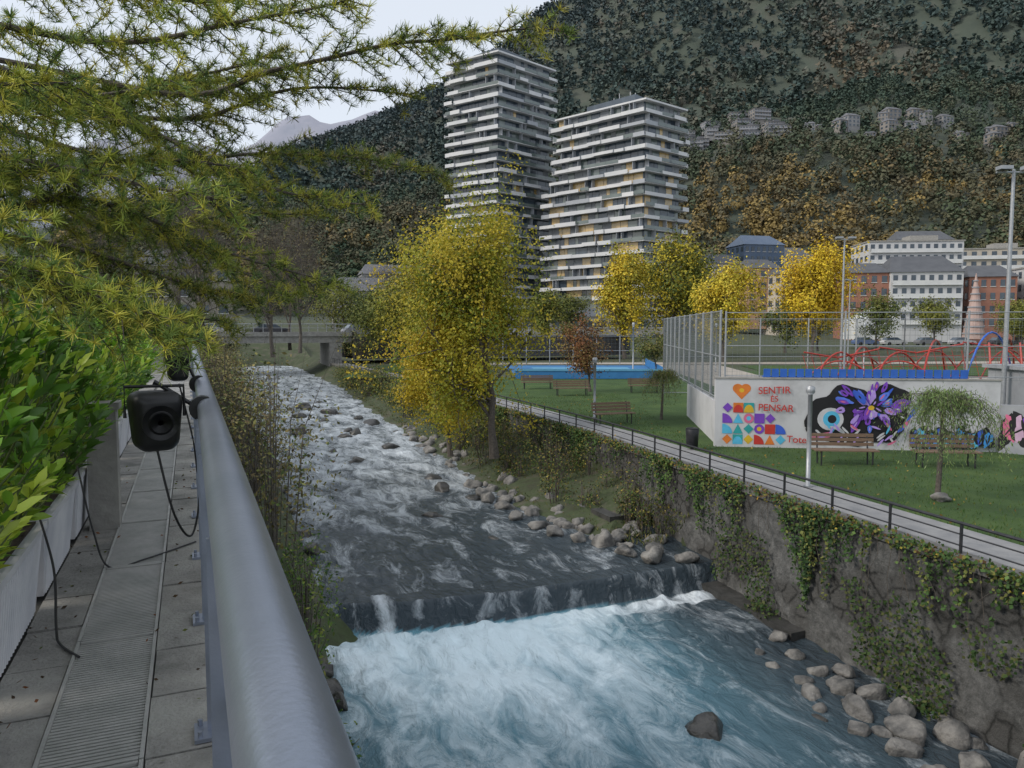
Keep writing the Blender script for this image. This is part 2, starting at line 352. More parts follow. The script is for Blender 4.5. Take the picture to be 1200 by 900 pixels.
# ------------------------------------------------------------ left walkway
WK=-1.5
strip('walkway',lambda u:-3.2,lambda u:.1,list(np.arange(-3,40,1)),WK-.02,pmat('walkway_bed',(.06,.06,.055),(.1,.1,.09),5,.9))
SL=pmat('paving_slab',(.17,.168,.155),(.38,.37,.34),2.3,.85,.4,0,60,c3=(.29,.28,.26),detail=12)
mb=MB(); mb2=MB()
u=-2.0
while u<30:
    for (a,b) in((-.78,-.535),(-.185,.1)):
        jz=random.uniform(-.005,.005)
        mb.box(P((a+b)/2+random.uniform(-.002,.002),u+.24,WK-.015+jz),(b-a-.006,.466,.05),ROT+random.uniform(-.006,.006))
    mb.box(P(-1.5,u+.24,WK-.03),(1.3,.46,.04),ROT)
    u+=.48
mb.build('paving_slabs',SL)
GR=pmat('grating_metal',(.36,.36,.34),(.48,.47,.45),5,.6,.1,.25)
e=empty('drainage_grating')
u=-2.0
while u<26:
    Lp=1.2
    for a in(-.525,-.195): mb2.box(P(a,u+Lp/2,WK+.003),(.014,Lp-.01,.03),ROT)
    for c in (u+.01,u+Lp-.015): mb2.box(P(-.36,c,WK+.003),(.31,.014,.03),ROT)
    q=u+.035
    while q<u+Lp-.03:
        mb2.box(P(-.36,q,WK+.002),(.314,.0145,.014),ROT); q+=.024
    for a in np.arange(-.5,-.21,.0365): mb2.box(P(a,u+Lp/2,WK-.0065),(.005,Lp-.03,.0035),ROT)
    u+=Lp
mb2.build('grating_bars',GR,e)
e=empty('steel_railing')
mb=MB(); mb.tube([P(.078,x,-.405) for x in np.arange(-1,27,.5)],.053,40); mb.build('top_rail',STEEL,e,True)
mb=MB()
for x in np.arange(.55,27,1.17):
    mb.box(P(.055,x,-.97),(.07,.016,1.04),ROT); mb.box(P(.04,x,WK+.022),(.13,.13,.014),ROT)
    for a,b in((-.045,-.045),(.045,.045),(-.045,.045),(.045,-.045)): mb.tube([P(.04+a,x+b,WK+.028),P(.04+a,x+b,WK+.05)],.009,6)
for z in(-.62,-.82,-1.02,-1.22): mb.tube([P(.07,-1,z),P(.07,27,z)],.014,10)
mb.build('posts',STEEL,e)
RIB=pmat('white_planter_plastic',(.50,.51,.55),(.66,.66,.68),2.2,.45,detail=10)
SOIL=pmat('soil',(.03,.022,.015),(.06,.045,.03),20,.95,.8)
u=1.0
while u<13:
    e=empty('planter'); mb=MB(); L=1.16; H=.42; l1=-.76; l0=-1.2
    c=P((l0+l1)/2,u+L/2); mb.box((c[0],c[1],WK+.01+H/2),(l1-l0,L,H),ROT,0,.86)
    mb.box((c[0],c[1],WK+.01+H+.018),(l1-l0+.05,L+.03,.036),ROT,0)
    for r in np.arange(.07,L-.05,.05):
        mb.tube([P(l1-.026,u+.08+(r-.07)*.86,WK+.03),P(l1+.006,u+r,WK+H)],.011,6)
    mb.build('trough',RIB,e); mb=MB(); mb.box((c[0],c[1],WK+H+.052),(l1-l0-.04,L-.05,.014),ROT); mb.build('soil',SOIL,e)
    u+=L+.08
# hedge
C=[];AX=[];cc=[]; stems=MB()
HPAL=[(.22,.42,.035),(.34,.52,.05),(.12,.27,.03),(.48,.58,.07),(.08,.18,.025),(.20,.38,.035)]
for k in range(1850):
    u=1+random.random()**1.25*15; zt=(-1.0)+(1.1+.22*mnoise.noise((u*1.1,0,2)))*(random.random()**.6)
    side=random.uniform(-1,1); lb_=-1.05+side*.13
    lt_=-1.03+side*(.25+.29*math.sin(3*min(1,zt+1.0)))*random.uniform(.85,1.15); ut=u+random.gauss(0,.12)
    z0=max(-1.05,zt-random.uniform(.3,.5)); p0=Vector(P(lb_+(lt_-lb_)*.4,u,z0)); p1=Vector(P(lt_,ut,zt)); stems.tube([p0,p0.lerp(p1,.5)+Vector((0,0,.02)),p1],[.006,.005,.003],4,cap=False)
    d=(p1-p0).normalized(); bc=random.choice(HPAL); o=Vector((.919*side,.394*side,0))
    for j in range(random.randint(9,15)):
        t=random.random()**.7; a=random.uniform(0,6.28); q=p0.lerp(p1,.2+.8*t); r=Vector((math.cos(a),math.sin(a),0))
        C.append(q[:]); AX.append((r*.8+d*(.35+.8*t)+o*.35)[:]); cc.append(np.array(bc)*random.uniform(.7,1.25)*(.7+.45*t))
eh=empty('laurel_hedge')
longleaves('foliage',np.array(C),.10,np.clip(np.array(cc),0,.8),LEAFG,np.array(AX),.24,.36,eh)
for k in range(90):
    u=random.uniform(1,15); l=random.uniform(-1.12,-.95)
    stems.tube([P(l,u,-1.08),P(l+random.gauss(0,.05),u+random.gauss(0,.06),-.8),P(l+random.gauss(0,.08),u+random.gauss(0,.1),-.45)],[.010,.008,.005],5)
stems.build('stems',pmat('green_stem',(.08,.12,.03),(.12,.15,.05),10,.6),eh)
n=5000; U=rng.uniform(1,16,n); Lh=rng.normal(-1.15,.1,n); Z=rng.uniform(-1.02,-.08,n)
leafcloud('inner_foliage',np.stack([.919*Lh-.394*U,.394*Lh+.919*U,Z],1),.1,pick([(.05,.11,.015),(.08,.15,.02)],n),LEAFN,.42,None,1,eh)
mb=MB(); mb.box(P(-.62,6.35,WK+.45),(.2,.2,.9),ROT); mb.box(P(-.62,6.35,WK+.93),(.25,.25,.05),ROT); mb.build('concrete_post',CONC)
def bev(o,w,s=3):
    b=o.modifiers.new('b','BEVEL'); b.width=w; b.segments=s; b.limit_method='ANGLE'
def fixture(name,l,u,z,w,h,rail=.05):
    e=empty(name); c=P(l,u,z)
    mb=MB(); mb.box(c,(w,w*.95,h),ROT+.25,0,.8); o=mb.build('housing',BLACK,e,True); bev(o,w*.24,5)
    f=Vector((math.sin(ROT+.25),-math.cos(ROT+.25),0)); p=Vector(c); mb=MB()
    mb.tube([p+f*w*.40,p+f*w*.51],[w*.34,w*.35],24); mb.tube([p+f*w*.5,p+f*w*.525],[w*.27,w*.2],24)
    mb.build('front_ring',BLACK,e,True)
    mb=MB(); mb.tube([P(l-w*.55,u,z+.02),P(l-w*.55,u,z+h*.58),P(l+w*.55,u,z+h*.58),P(l+w*.55,u,z+.02)],.009,8)
    mb.tube([P(l,u,z+h*.58),P(l,u,z+h*.66),P(rail,u+.02,-.42)],.011,8)
    mb.tube([P(rail,u-.04,-.405),P(rail,u+.04,-.405)],.064,16)
    mb.build('bracket',BLACK,e)
fixture('loudspeaker',-.17,4.15,-.46,.245,.30)
fixture('loudspeaker',-.085,6.0,-.26,.16,.24)
mb=MB()
def cable(pts,r=.006):
    P0=[Vector(p) for p in pts]; out=[]
    for i in range(len(P0)-1):
        a=P0[max(i-1,0)];b=P0[i];c=P0[i+1];d=P0[min(i+2,len(P0)-1)]
        for t in np.arange(0,1,.125):
            out.append(.5*((2*b)+(c-a)*t+(2*a-5*b+4*c-d)*t*t+(3*b-a-3*c+d)*t**3))
    out.append(P0[-1]); mb.tube(out,r,6)
cable([P(-.75,4.5,-.95),P(-.66,4.3,-1.2),P(-.63,4.1,-1.44),P(-.6,4.0,WK+.015),P(-.5,3.8,WK+.02)])
cable([P(-.8,3.0,-1.0),P(-.68,2.95,-1.1),P(-.66,2.8,-1.35),P(-.64,2.75,WK+.015),P(-.6,2.5,WK+.02)])
cable([P(-.85,2.2,-1.0),P(-.7,2.15,-1.08),P(-.67,2.05,-1.3),P(-.66,1.9,WK+.01),P(-.62,1.5,WK+.01),P(-.6,1.0,WK+.01)])
cable([P(-.17,4.2,-.6),P(-.1,4.2,-.95),P(-.02,4.3,-1.1),P(.03,4.5,-.9),P(.04,4.6,-.5)])
cable([P(-.08,6,-.4),P(0,6,-.8),P(.03,6.2,-1.1),P(.05,6.4,-.6)])
cable([P(-.7,5.6,-.9),P(-.6,5.4,-1.3),P(-.5,5.2,WK+.02),P(-.3,5.3,WK+.02),P(.0,5.6,WK+.02)])
mb.build('power_cables',BLACK)
n=170; us=rng.uniform(1.3,9,n); ls=rng.choice([-.72,-.66,-.14,0.04],n)+rng.normal(0,.05,n)
leafcloud('dry_leaves_on_walkway',np.array([P(a,b,WK+.02) for a,b in zip(ls,us)]),.028,pick([(.2,.08,.03),(.12,.14,.03),(.1,.06,.03),(.06,.04,.025)],n),LEAFN,aspect=.5,axis=(1,.3,0),jit=.9)
# ------------------------------------------------------------ conifer (cedar) overhanging
def conifer():
    e=empty('cedar_tree'); wood=MB()
    tr=[(-4.7,4.7,-1.6),(-4.65,4.7,0),(-4.6,4.75,2),(-4.55,4.8,4.5),(-4.5,4.8,7)]
    wood.tube(tr,[.22,.2,.17,.12,.05],10)
    limbs=[[(-4.6,5,1.9),(-3.8,5.2,1.86),(-2.2,5,1.52),(-1.46,4.9,1.65),(-.69,4.8,1.77),(-.2,4.7,1.78),(.28,4.6,1.77)],
     [(-4.6,4.8,1.4),(-4,5.5,1.5),(-2.8,5.6,1.22),(-1.9,5.7,1.3),(-1.16,5.8,1.29),(-.52,5.8,1.16)],
     [(-4.6,4.7,2.0),(-3,4.2,1.68),(-2.2,4.2,1.55),(-1.46,4.15,1.64),(-.86,4.1,1.73)],
     [(-4.6,4.7,.9),(-3.3,4.5,.68),(-2.5,4.5,.76),(-1.77,4.5,.48),(-1.1,4.5,.28)],
     [(-4.6,4.8,1.3),(-4,5.5,1.19),(-2.96,5.5,.83),(-2.2,5.5,.53),(-1.56,5.5,.25)],
     [(-4.6,4.8,1.7),(-3.3,5,1.52),(-2.2,5,1.36),(-1.44,5,1.55),(-.66,5,1.52)],
     [(-4.6,4.6,.5),(-2.5,3.3,.33),(-1.95,3.2,.2),(-1.63,3.2,.10),(-1.4,3.2,-.02)],
     [(-4.6,4.7,1.9),(-3.4,4.8,1.72),(-2.77,4.8,1.38),(-2.14,4.8,1.18),(-1.6,4.8,.91),(-.91,4.8,.78)],
     [(-4.6,4.7,1.2),(-3.2,4.0,1.0),(-2.5,3.8,.85),(-1.9,3.7,.72),(-1.4,3.7,.62)],
     [(-4.6,4.7,2.3),(-3.2,4.5,2.1),(-2.4,4.4,1.95),(-1.7,4.4,1.85),(-1.1,4.4,1.95)],
     [(-4.6,4.7,.4),(-3.4,4.7,.35),(-2.7,4.6,.2),(-2.2,4.6,.1),(-1.75,4.6,.05)],
     [(-4.6,4.9,1.0),(-3.9,5.8,.95),(-3.0,6.2,.8),(-2.3,6.3,.95),(-1.6,6.3,.95)],
     [(-4.6,4.9,1.6),(-3.6,4.4,1.25),(-2.9,4.1,1.15),(-2.3,4.0,1.2),(-1.75,4.0,1.3)],
     [(-4.6,4.9,2.0),(-3.9,5.9,1.9),(-3.0,6.0,1.8),(-2.4,6.0,1.9),(-1.9,6.0,2.0)],
     [(-4.6,4.9,.8),(-3.2,3.5,.6),(-2.6,3.3,.55),(-2.1,3.2,.45)],
     [(-4.6,4.9,1.6),(-3.2,3.6,1.3),(-2.5,3.4,1.1),(-1.9,3.3,1.05)],
     [(-4.6,4.9,.8),(-3.4,5.2,.62),(-2.8,5.2,.5),(-2.2,5.2,.3),(-1.8,5.2,.22)],
     [(-4.6,4.9,1.4),(-3.2,4.4,.98),(-2.6,4.3,.9),(-2.0,4.3,.95),(-1.5,4.3,.9)],
     [(-4.6,4.9,1.8),(-3.3,5.2,1.7),(-2.7,5.2,1.6),(-2.1,5.3,1.75),(-1.6,5.3,1.9)]]
    ros=[];rdir=[];rb=[]
    for li,L in enumerate(limbs):
        pts=[]; Q=[Vector(p) for p in L]
        for i in range(len(Q)-1):
            a=Q[max(i-1,0)];b=Q[i];c=Q[i+1];d=Q[min(i+2,len(Q)-1)]
            for t in np.arange(0,1,.1): pts.append(.5*((2*b)+(c-a)*t+(2*a-5*b+4*c-d)*t*t+(3*b-a-3*c+d)*t**3)+Vector((0,0,.03*mnoise.noise((li*9,i+t,0)))))
        pts.append(Q[-1]); N=len(pts)
        wood.tube(pts,[.022*(1-.88*i/N)+.002 for i in range(N)],7)
        clump=random.uniform(.7,1.2)
        for i in range(int(N*.2),N):
            f=i/N
            dirm=(pts[min(i+1,N-1)]-pts[i-1]).normalized()
            if f>.25 and random.random()<.9:
                ros.append(pts[i]+Vector((random.gauss(0,.01),random.gauss(0,.01),random.gauss(0,.012)))); rdir.append(dirm+Vector((0,0,.5))); rb.append(clump)
            nt_=3 if f<.8 else 2
            for k in range(nt_):
                if random.random()<.15+.35*max(0,f-.6): continue
                sd=1 if (i+k)%2 else -1
                side=Vector((-dirm.y,dirm.x,0)).normalized()*sd
                tl=random.uniform(.18,.55)*(1-.72*f)+.08
                d=(dirm*random.uniform(.4,.9)+side*random.uniform(.3,1)+Vector((0,0,random.uniform(-.75,.45)))).normalized()
                q=pts[i].copy(); tp=[q.copy()]; ns=max(2,int(tl/.046))
                for s_ in range(ns):
                    d=(d+Vector((random.gauss(0,.07),random.gauss(0,.07),-.03+random.gauss(0,.06)))).normalized(); q=q+d*.046; tp.append(q.copy())
                    if random.random()<.9:
                        ros.append(q.copy()); rdir.append(d*.7+Vector((0,0,.55))); rb.append(clump*random.uniform(.8,1.15))
                wood.tube([tp[0],tp[len(tp)//2],tp[-1]],[.004,.003,.0015],4,cap=False)
    wood.build('trunk_and_limbs',BARK,e)
    R=np.array([r[:] for r in ros]); D=unit(np.array([d[:] for d in rdir])); B=np.array(rb); n=len(R); K=20
    C=np.repeat(R,K,0); Dd=np.repeat(D,K,0)
    a=unit(rng.normal(size=(n*K,3))+Dd*.75)
    ln=rng.uniform(.038,.066,(n*K,1)); b=unit(np.cross(a,rng.normal(size=(n*K,3))))*.0022
    V=np.stack([C-b,C+b,C+a*ln+b*.4,C+a*ln-b*.4],1).reshape(-1,3)
    pal=np.array([(.25,.30,.05),(.35,.37,.06),(.16,.22,.05),(.44,.41,.07),(.11,.17,.05)])
    rc=pal[rng.integers(0,5,n)]*B[:,None]*rng.uniform(.75,1.25,(n,1)); col=np.repeat(rc,K*4,0)
    np_mesh('needles',V,np.arange(len(V)).reshape(-1,4),LEAFN,e,col)
conifer()
# ------------------------------------------------------------ broadleaf trees
def tree(name,base,H,cc,cr,nl,ls,pal,tr=.15,limbs=14,subs=5,sig=.1,lean=(0,0),mat=LEAFN,twigs=0,hollow=.45):
    e=empty(name); base=Vector(base); cc=Vector(cc); cr=Vector(cr); wood=MB(); top=Vector((cc.x+lean[0],cc.y+lean[1],base.z+H*.86))
    tp=[]
    for i in range(8):
        t=i/7; p=base.lerp(top,t)+Vector((random.gauss(0,.012*H),random.gauss(0,.012*H),0))*(1 if 0<i else 0); tp.append(p)
    wood.tube(tp,[tr*(1-.82*i/7)*(1.35 if i==0 else 1) for i in range(8)],8)
    cl=[]
    for k in range(limbs):
        f=.18+.8*(k+random.random())/limbs; z=f*7; i=min(6,int(z)); s=tp[i].lerp(tp[i+1],z-i)
        for _ in range(40):
            d=Vector((random.gauss(0,1),random.gauss(0,1),random.gauss(0,1))).normalized(); r=random.uniform(hollow,1.0)
            q=cc+Vector((d.x*cr.x,d.y*cr.y,d.z*cr.z))*r
            if q.z>s.z-.12*H and q.z<s.z+.55*H: break
        m=s.lerp(q,.5)+Vector((random.gauss(0,.03*H),random.gauss(0,.03*H),.02*H)); r0=tr*(1-.8*f)*.55
        wood.tube([s,s.lerp(m,.5),m,m.lerp(q,.5)+Vector((0,0,.01*H)),q],[r0,r0*.8,r0*.6,r0*.4,r0*.15],5,cap=False)
        cl.append(q)
        for j in range(subs):
            t=random.uniform(.3,.95); a=s.lerp(m,t*2) if t<.5 else m.lerp(q,t*2-1)
            b=a+Vector((random.gauss(0,cr.x*.28),random.gauss(0,cr.y*.28),random.gauss(.04*H,cr.z*.2)))
            wood.tube([a,a.lerp(b,.5)+Vector((random.gauss(0,.01*H),)*3),b],[r0*.35,r0*.2,r0*.08],4,cap=False); cl.append(b); cl.append(a.lerp(b,.55))
            for w in range(twigs):
                a2=a.lerp(b,random.uniform(.3,1)); b2=a2+Vector((random.gauss(0,cr.x*.12),random.gauss(0,cr.y*.12),abs(random.gauss(0,cr.z*.13))))
                wood.tube([a2,b2],[r0*.14,r0*.05],3,cap=False)
    wood.build('trunk_and_limbs',BARK,e)
    if nl:
        cl=np.array([c[:] for c in cl]); w=rng.uniform(.2,1.6,len(cl)); w/=w.sum(); idx=rng.choice(len(cl),nl,p=w)
        s=np.array([cr.x,cr.y,cr.z])*sig; off=rng.normal(size=(nl,3)); C=cl[idx]+off*s
        pal=np.array(pal); cp=pal[rng.integers(0,len(pal),len(cl))]
        col=cp[idx]*rng.uniform(.72,1.25,(nl,1))
        nr=unit((C-np.array(cc))/np.array(cr))*.7+unit(off)*.6+np.array([0,0,.35])
        leafcloud('foliage',C,ls,np.clip(col,0,1),mat,.65,parent=e,nrm=nr,nj=1.0)
    return e
YEL=[(.60,.44,.035),(.50,.41,.04),(.64,.49,.06),(.38,.34,.035)]
YG=[(.42,.38,.04),(.52,.43,.045),(.28,.30,.035),(.20,.25,.035),(.60,.47,.05),(.34,.34,.035)]
tree('poplar_tree',(-.7,30,-5.2),10.2,(-1.5,30,.1),(3.4,2.9,4.8),38000,.125,YG,.16,36,7,.082,mat=LEAF)
tree('poplar_tree',(-2.6,31.5,-5.4),7.0,(-3.4,31.5,-2.6),(2.1,1.8,2.9),17000,.12,YEL+YG[:2],.1,20,6,.115,mat=LEAF)
tree('autumn_tree',(15.2,101,-4),15,(15,101,3.8),(4.6,4.2,6.6),13000,.32,YEL+[(.3,.28,.04)],.25,22,5,.11)
tree('red_leaf_tree',(5,48,-4),4.8,(4.7,48,-1.5),(2.0,2,1.7),4500,.14,[(.18,.08,.035),(.22,.1,.04),(.14,.09,.04),(.2,.14,.05)],.09,14,4,.14)
tree('autumn_tree',(24,112,-4),18,(24,112,5.5),(7.2,6,7.5),15000,.4,[(.14,.16,.03),(.25,.24,.03),(.46,.38,.04),(.10,.13,.03)],.3,24,5,.11)
tree('autumn_tree',(26,92,-4),12.5,(25.8,92,2.6),(4.9,4.5,5.3),13000,.29,YEL,.22,22,5,.115)
tree('autumn_tree',(36,90,-4),14.5,(35.8,90,4),(5.0,4.2,6.0),15000,.29,[(.64,.46,.03),(.64,.48,.04),(.52,.34,.03)],.22,24,5,.115)
tree('autumn_tree',(-9,70,-4),9,(-9,70,0),(4,4,4),8000,.25,[(.15,.17,.03),(.24,.22,.03),(.36,.3,.04)],.18,16,5,.13)
tree('autumn_tree',(-12,95,-4),13,(-12,95,2),(5,5,5.5),9000,.3,[(.13,.15,.03),(.2,.19,.03),(.3,.25,.04)],.2,16,5,.13)
for x,y,h,pl in [(70,125,9,0),(58,120,9,1),(48,118,8,2),(5,112,9,0),(-5,118,11,2),(-17,100,9,1),(-13,84,8,0),(88,130,7,0),(40,110,8,1),(33,118,9,2),(10,130,9,1),(100,150,9,0),(-22,120,10,1),(-28,125,12,0)]:
    tree('park_tree',(x,y,-3.5),h,(x,y,-3.5+h*.6),(h*.45,h*.45,h*.42),5000,.33,[[(.13,.15,.035),(.2,.2,.04)],[(.09,.12,.035),(.15,.16,.04)],[(.32,.26,.04),(.4,.33,.05),(.2,.19,.04)]][pl],.2,13,4,.15)
tree('park_tree',(13,68,-4),4,(13,68,-1.5),(2,2,1.6),2500,.2,[(.1,.12,.03),(.16,.14,.04)],.08,10,4,.14)
def weeping(name,base,H,R,n,pal,ls=.09):
    e=empty(name); b=Vector(base); w=MB(); top=b+Vector((.05,0,H*.72)); w.tube([b,b+Vector((.04,0,H*.35)),top],[.07,.05,.035],8); C=[]
    for k in range(n):
        a=random.uniform(0,6.28); r=R*random.uniform(.25,1.05); pk=top+Vector((math.cos(a)*r*.6,math.sin(a)*r*.6,H*random.uniform(.08,.3)))
        dz=random.uniform(.2,.66)*H; en=top+Vector((math.cos(a)*r,math.sin(a)*r,-dz+H*.2)); pts=[]
        for i in range(13):
            t=i/12; pts.append(top*(1-t)**2+pk*2*t*(1-t)+en*t*t)
        w.tube(pts[::3],[.012,.009,.006,.004,.002],4,cap=False)
        for p in pts[3:]:
            for j in range(6): C.append((p+Vector((random.gauss(0,.06),random.gauss(0,.06),random.gauss(0,.06))))[:])
    w.build('trunk_and_limbs',BARK,e); leafcloud('foliage',np.array(C),ls,pick(pal,len(C),.3),LEAF,.22,(0,0,-1),.9,e)
weeping('willow_tree',(10.05,17.5,PARK),3.05,1.35,130,[(.2,.28,.1),(.26,.34,.13),(.13,.19,.07)])
weeping('willow_tree',(6.6,33,PARK),2.6,1.0,70,[(.15,.18,.05),(.26,.24,.07),(.11,.15,.05)])
rocks('garden_stone',[(10.0,17.3,PARK+.08,.2)],ROCK)
BR=[(.15,.12,.06),(.2,.17,.07),(.12,.10,.06)]
for (x,y,h,r) in [(-24,58,17,4.5),(-29,70,19,5.5),(-22,78,16,5),(-34,62,16,5),(-18,112,14,5),(-40,90,20,6),(-21,66,13,4),(-26,88,17,5)]:
    tree('bare_tree',(x,y,-2.5),h,(x,y,-2.5+h*.6),(r,r,h*.4),1500,.15,BR,.17,28,9,.12,twigs=5,hollow=.3)
def scrub(name,spots,pal,ls,nper,mat=LEAFN):
    C=[];w=MB();cc=[];NR=[]
    for (x,y,z,r,h) in spots:
        for k in range(int(16*r)):
            a=random.uniform(0,6.28); rr=r*random.random(); q=(x+math.cos(a)*rr,y+math.sin(a)*rr,z+h*random.uniform(.4,1.05))
            w.tube([(x+math.cos(a)*rr*.3,y+math.sin(a)*rr*.3,z-.3),((x+q[0])/2,(y+q[1])/2,z+(q[2]-z)*.6),q],[.018,.011,.004],4,cap=False)
        N=int(nper*r*h); d=rng.normal(size=(N,3)); d=unit(d)*rng.uniform(.2,1.05,(N,1))**.5*np.array([r,r,h*.55])
        m=np.array([mnoise.noise(((x+q[0])*1.1,(y+q[1])*1.1,(q[2])*1.3)) for q in d])>-.12
        d=d[m]; C.append(d+np.array([x,y,z+h*.45])); cc.append(pick(pal,len(d),.35)); NR.append(unit(d)+np.array([0,0,.5]))
    e=empty(name); w.build('stems',BARK,e); leafcloud('foliage',np.concatenate(C),ls,np.concatenate(cc),mat,.5,parent=e,nrm=np.concatenate(NR),nj=1.1)
sp=[]
for u in np.arange(17,80,2.4):
    p=P(random.uniform(.6,2.1),u); sp.append((p[0],p[1],-5.4+random.uniform(0,.6),1.4+u*.012,random.uniform(2.4,4.2)+u*.02))
scrub('riverside_scrub',sp,[(.16,.13,.06),(.21,.18,.065),(.11,.14,.045),(.24,.22,.07)],.11,260)
sp=[(*P(1.45,8.5)[:2],-6.4,.5,1.2),(*P(1.5,10.2)[:2],-6.3,.55,1.3),(*P(1.6,12.4)[:2],-6.2,.6,1.9),(*P(1.9,14.3)[:2],-6.2,.7,2.5),(*P(2.0,16)[:2],-6.2,.6,2.2),(*P(1.55,7)[:2],-6.5,.5,1),(*P(2.1,9.3)[:2],-6.8,.35,.8)]
scrub('riverside_shrub',sp,[(.09,.17,.03),(.15,.23,.045),(.06,.12,.03),(.22,.26,.05)],.085,520,LEAF)
sp=[]
for u in np.arange(34,80,2.0):
    p=P((wr(u)+lw(u))/2+.3+random.gauss(0,.5),u); sp.append((p[0],p[1],-5.6,1.5,random.uniform(1.7,2.8)))
scrub('bank_bushes',sp,[(.09,.12,.03),(.15,.16,.04),(.24,.2,.05),(.065,.1,.035)],.14,420)
sp=[]
for u in np.arange(18.5,36,.55):
    w_=random.random(); p=P(lw(u)-.45-w_*2.1,u); sp.append((p[0],p[1],-5.95+.1*(1-w_),random.uniform(.4,.8),random.uniform(.6,1.8)*(1.1-.5*w_)))
for u in np.arange(25,40,1.0):
    p=P(lw(u)-1.3+random.gauss(0,.6),u); sp.append((p[0],p[1],-5.6,.95,random.uniform(1.4,2.3)))
scrub('bank_undergrowth',sp,[(.055,.1,.025),(.11,.135,.035),(.24,.2,.045),(.14,.11,.045),(.05,.075,.025)],.085,560)
n=11000; us=rng.uniform(17.5,60,n); tt=rng.uniform(.1,1,n); C=[]
for u,t in zip(us,tt):
    a=wr(u);b=lw(u); l=a+(b-a)*t; w0=float(wz(6,u)); C.append(P(l,u,w0+ (.9*t*t if t>.5 else .45*t)+.02))
leafcloud('bank_grass',np.array(C),.16,pick([(.07,.095,.025),(.11,.12,.035),(.18,.15,.06),(.06,.08,.02)],n),LEAFN,.2,(0,0,1),1.2)
sp=[(x,y,-2.2,3,random.uniform(2.5,5)) for x,y in [(-30,50),(-27,42),(-22,36),(-25,50),(-20,30),(-35,75),(-17,26),(-14,22),(-33,88),(-40,100),(-45,70),(-50,90)]]
for k in range(9):
    p=P(-24+k*6,86.5+random.uniform(-2,1)); 
    if not(-2<-24+k*6<17): sp.append((p[0],p[1],-3.0,2.8,random.uniform(2.6,4)))
scrub('roadside_thicket',sp,[(.13,.14,.045),(.19,.17,.06),(.1,.15,.05)],.2,260)
# ------------------------------------------------------------ mural wall
A0=Vector((6.9,25.4,0)); B0=Vector((15.8,24.2,0)); WD=(B0-A0).normalized(); WN=Vector((WD.y,-WD.x,0)); 
if WN.y>0: WN=-WN
wa=math.atan2(WD.y,WD.x); WL=(B0-A0).length
PAINTW=pmat('painted_wall_white',(.56,.56,.57),(.43,.43,.435),.9,.8,.1,c3=(.53,.53,.54),detail=12)
GREYW=pmat('painted_wall_grey',(.34,.35,.37),(.26,.27,.29),1.5,.8,.1)
e=empty('mural_wall'); mb=MB()
c=A0+WD*WL/2-WN*.12; mb.box((c.x,c.y,PARK+1.12),(WL,.24,2.4),wa); mb.build('wall',PAINTW,e)
mb=MB(); mb.box((c.x,c.y,PARK+2.345),(WL+.06,.3,.05),wa)
s0=Vector((7.05,25.55,0)); s1=Vector((8.1,34.5,0)); d=s1-s0; m=(s0+s1)/2; mb.build('coping',CONC,e)
mb=MB(); mb.box((m.x+.1,m.y+.1,PARK+.72),(d.length,.2,1.5),math.atan2(d.y,d.x)); mb.build('side_wall',PAINTW,e)
pm={}
def pc(c):
    if c not in pm: pm[c]=pmat('mural_paint',c,tuple(x*.8 for x in c),3,.75)
    return pm[c]
class Mural:
    def __init__(s,o,d,n): s.o=o;s.d=d;s.n=n;s.mb=MB();s.mats=[];s.k=0
    def poly(s,pts,c):
        s.k+=1; off=.004+.0006*s.k
        if c not in s.mats: s.mats.append(c)
        q=[s.o+s.d*a+s.n*off+Vector((0,0,PARK+b)) for a,b in pts]
        s.mb.add(q,[tuple(range(len(q)))],s.mats.index(c))
    def ell(s,x,z,rx,rz,c,rot=0,n=20,wob=0,a0=0,a1=6.2832):
        pts=[]; ph=random.random()*9
        for i in range(n):
            t=a0+(a1-a0)*i/(n-(0 if a1-a0>6.2 else 1)); r=1+wob*math.sin(3*t+ph)+wob*.6*math.sin(7*t+ph*2); px=rx*r*math.cos(t);pz=rz*r*math.sin(t)
            pts.append((x+px*math.cos(rot)-pz*math.sin(rot),z+px*math.sin(rot)+pz*math.cos(rot)))
        s.poly(pts,c)
    def done(s,name,par): return s.mb.build(name,[pc(c) for c in s.mats],par)
M=Mural(A0,WD,WN); K=(.01,.01,.012);W_=(.58,.58,.6);RED=(.55,.04,.03);ORG=(.7,.2,.03);YLW=(.7,.45,.03);PNK=(.65,.15,.28);TEAL=(.03,.35,.35);BLU=(.04,.12,.6);PUR=(.2,.06,.5);LIL=(.45,.3,.75);CYA=(.1,.5,.75)
M.ell(.74,2.0,.17,.15,ORG);M.ell(1.0,2.0,.17,.15,ORG);M.poly([(.58,1.93),(.87,1.62),(1.16,1.93),(.87,2.05)],ORG);M.ell(.87,1.93,.08,.07,YLW)
cols=[RED,YLW,TEAL,ORG,BLU,PNK,PUR,CYA]; random.seed(3)
for r in range(4):
    for q in range(6):
        x=.25+q*.35; z=.1+r*.36; c=random.choice(cols); k=random.randint(0,4); w=.165
        if r==3 and q not in(0,1,2): continue
        if r==2 and q>4: continue
        if k==0: M.ell(x+w,z+w,w,w,c); M.ell(x+w,z+w,w*.45,w*.45,random.choice(cols))
        elif k==1: M.poly([(x,z),(x+2*w,z),(x+w,z+2*w)],c)
        elif k==2: M.poly([(x,z),(x+2*w,z),(x+2*w,z+2*w),(x,z+2*w)],c); M.ell(x+w,z,w,w*1.6,random.choice(cols),0,14,0,0,3.1416)
        elif k==3: M.ell(x,z,2*w,2*w,c,0,14,0,0,1.5708) ; M.poly([(x,z),(x+2*w,z),(x,z+2*w)],c)
        else: M.poly([(x+w,z),(x+2*w,z+w),(x+w,z+2*w),(x,z+w)],c)
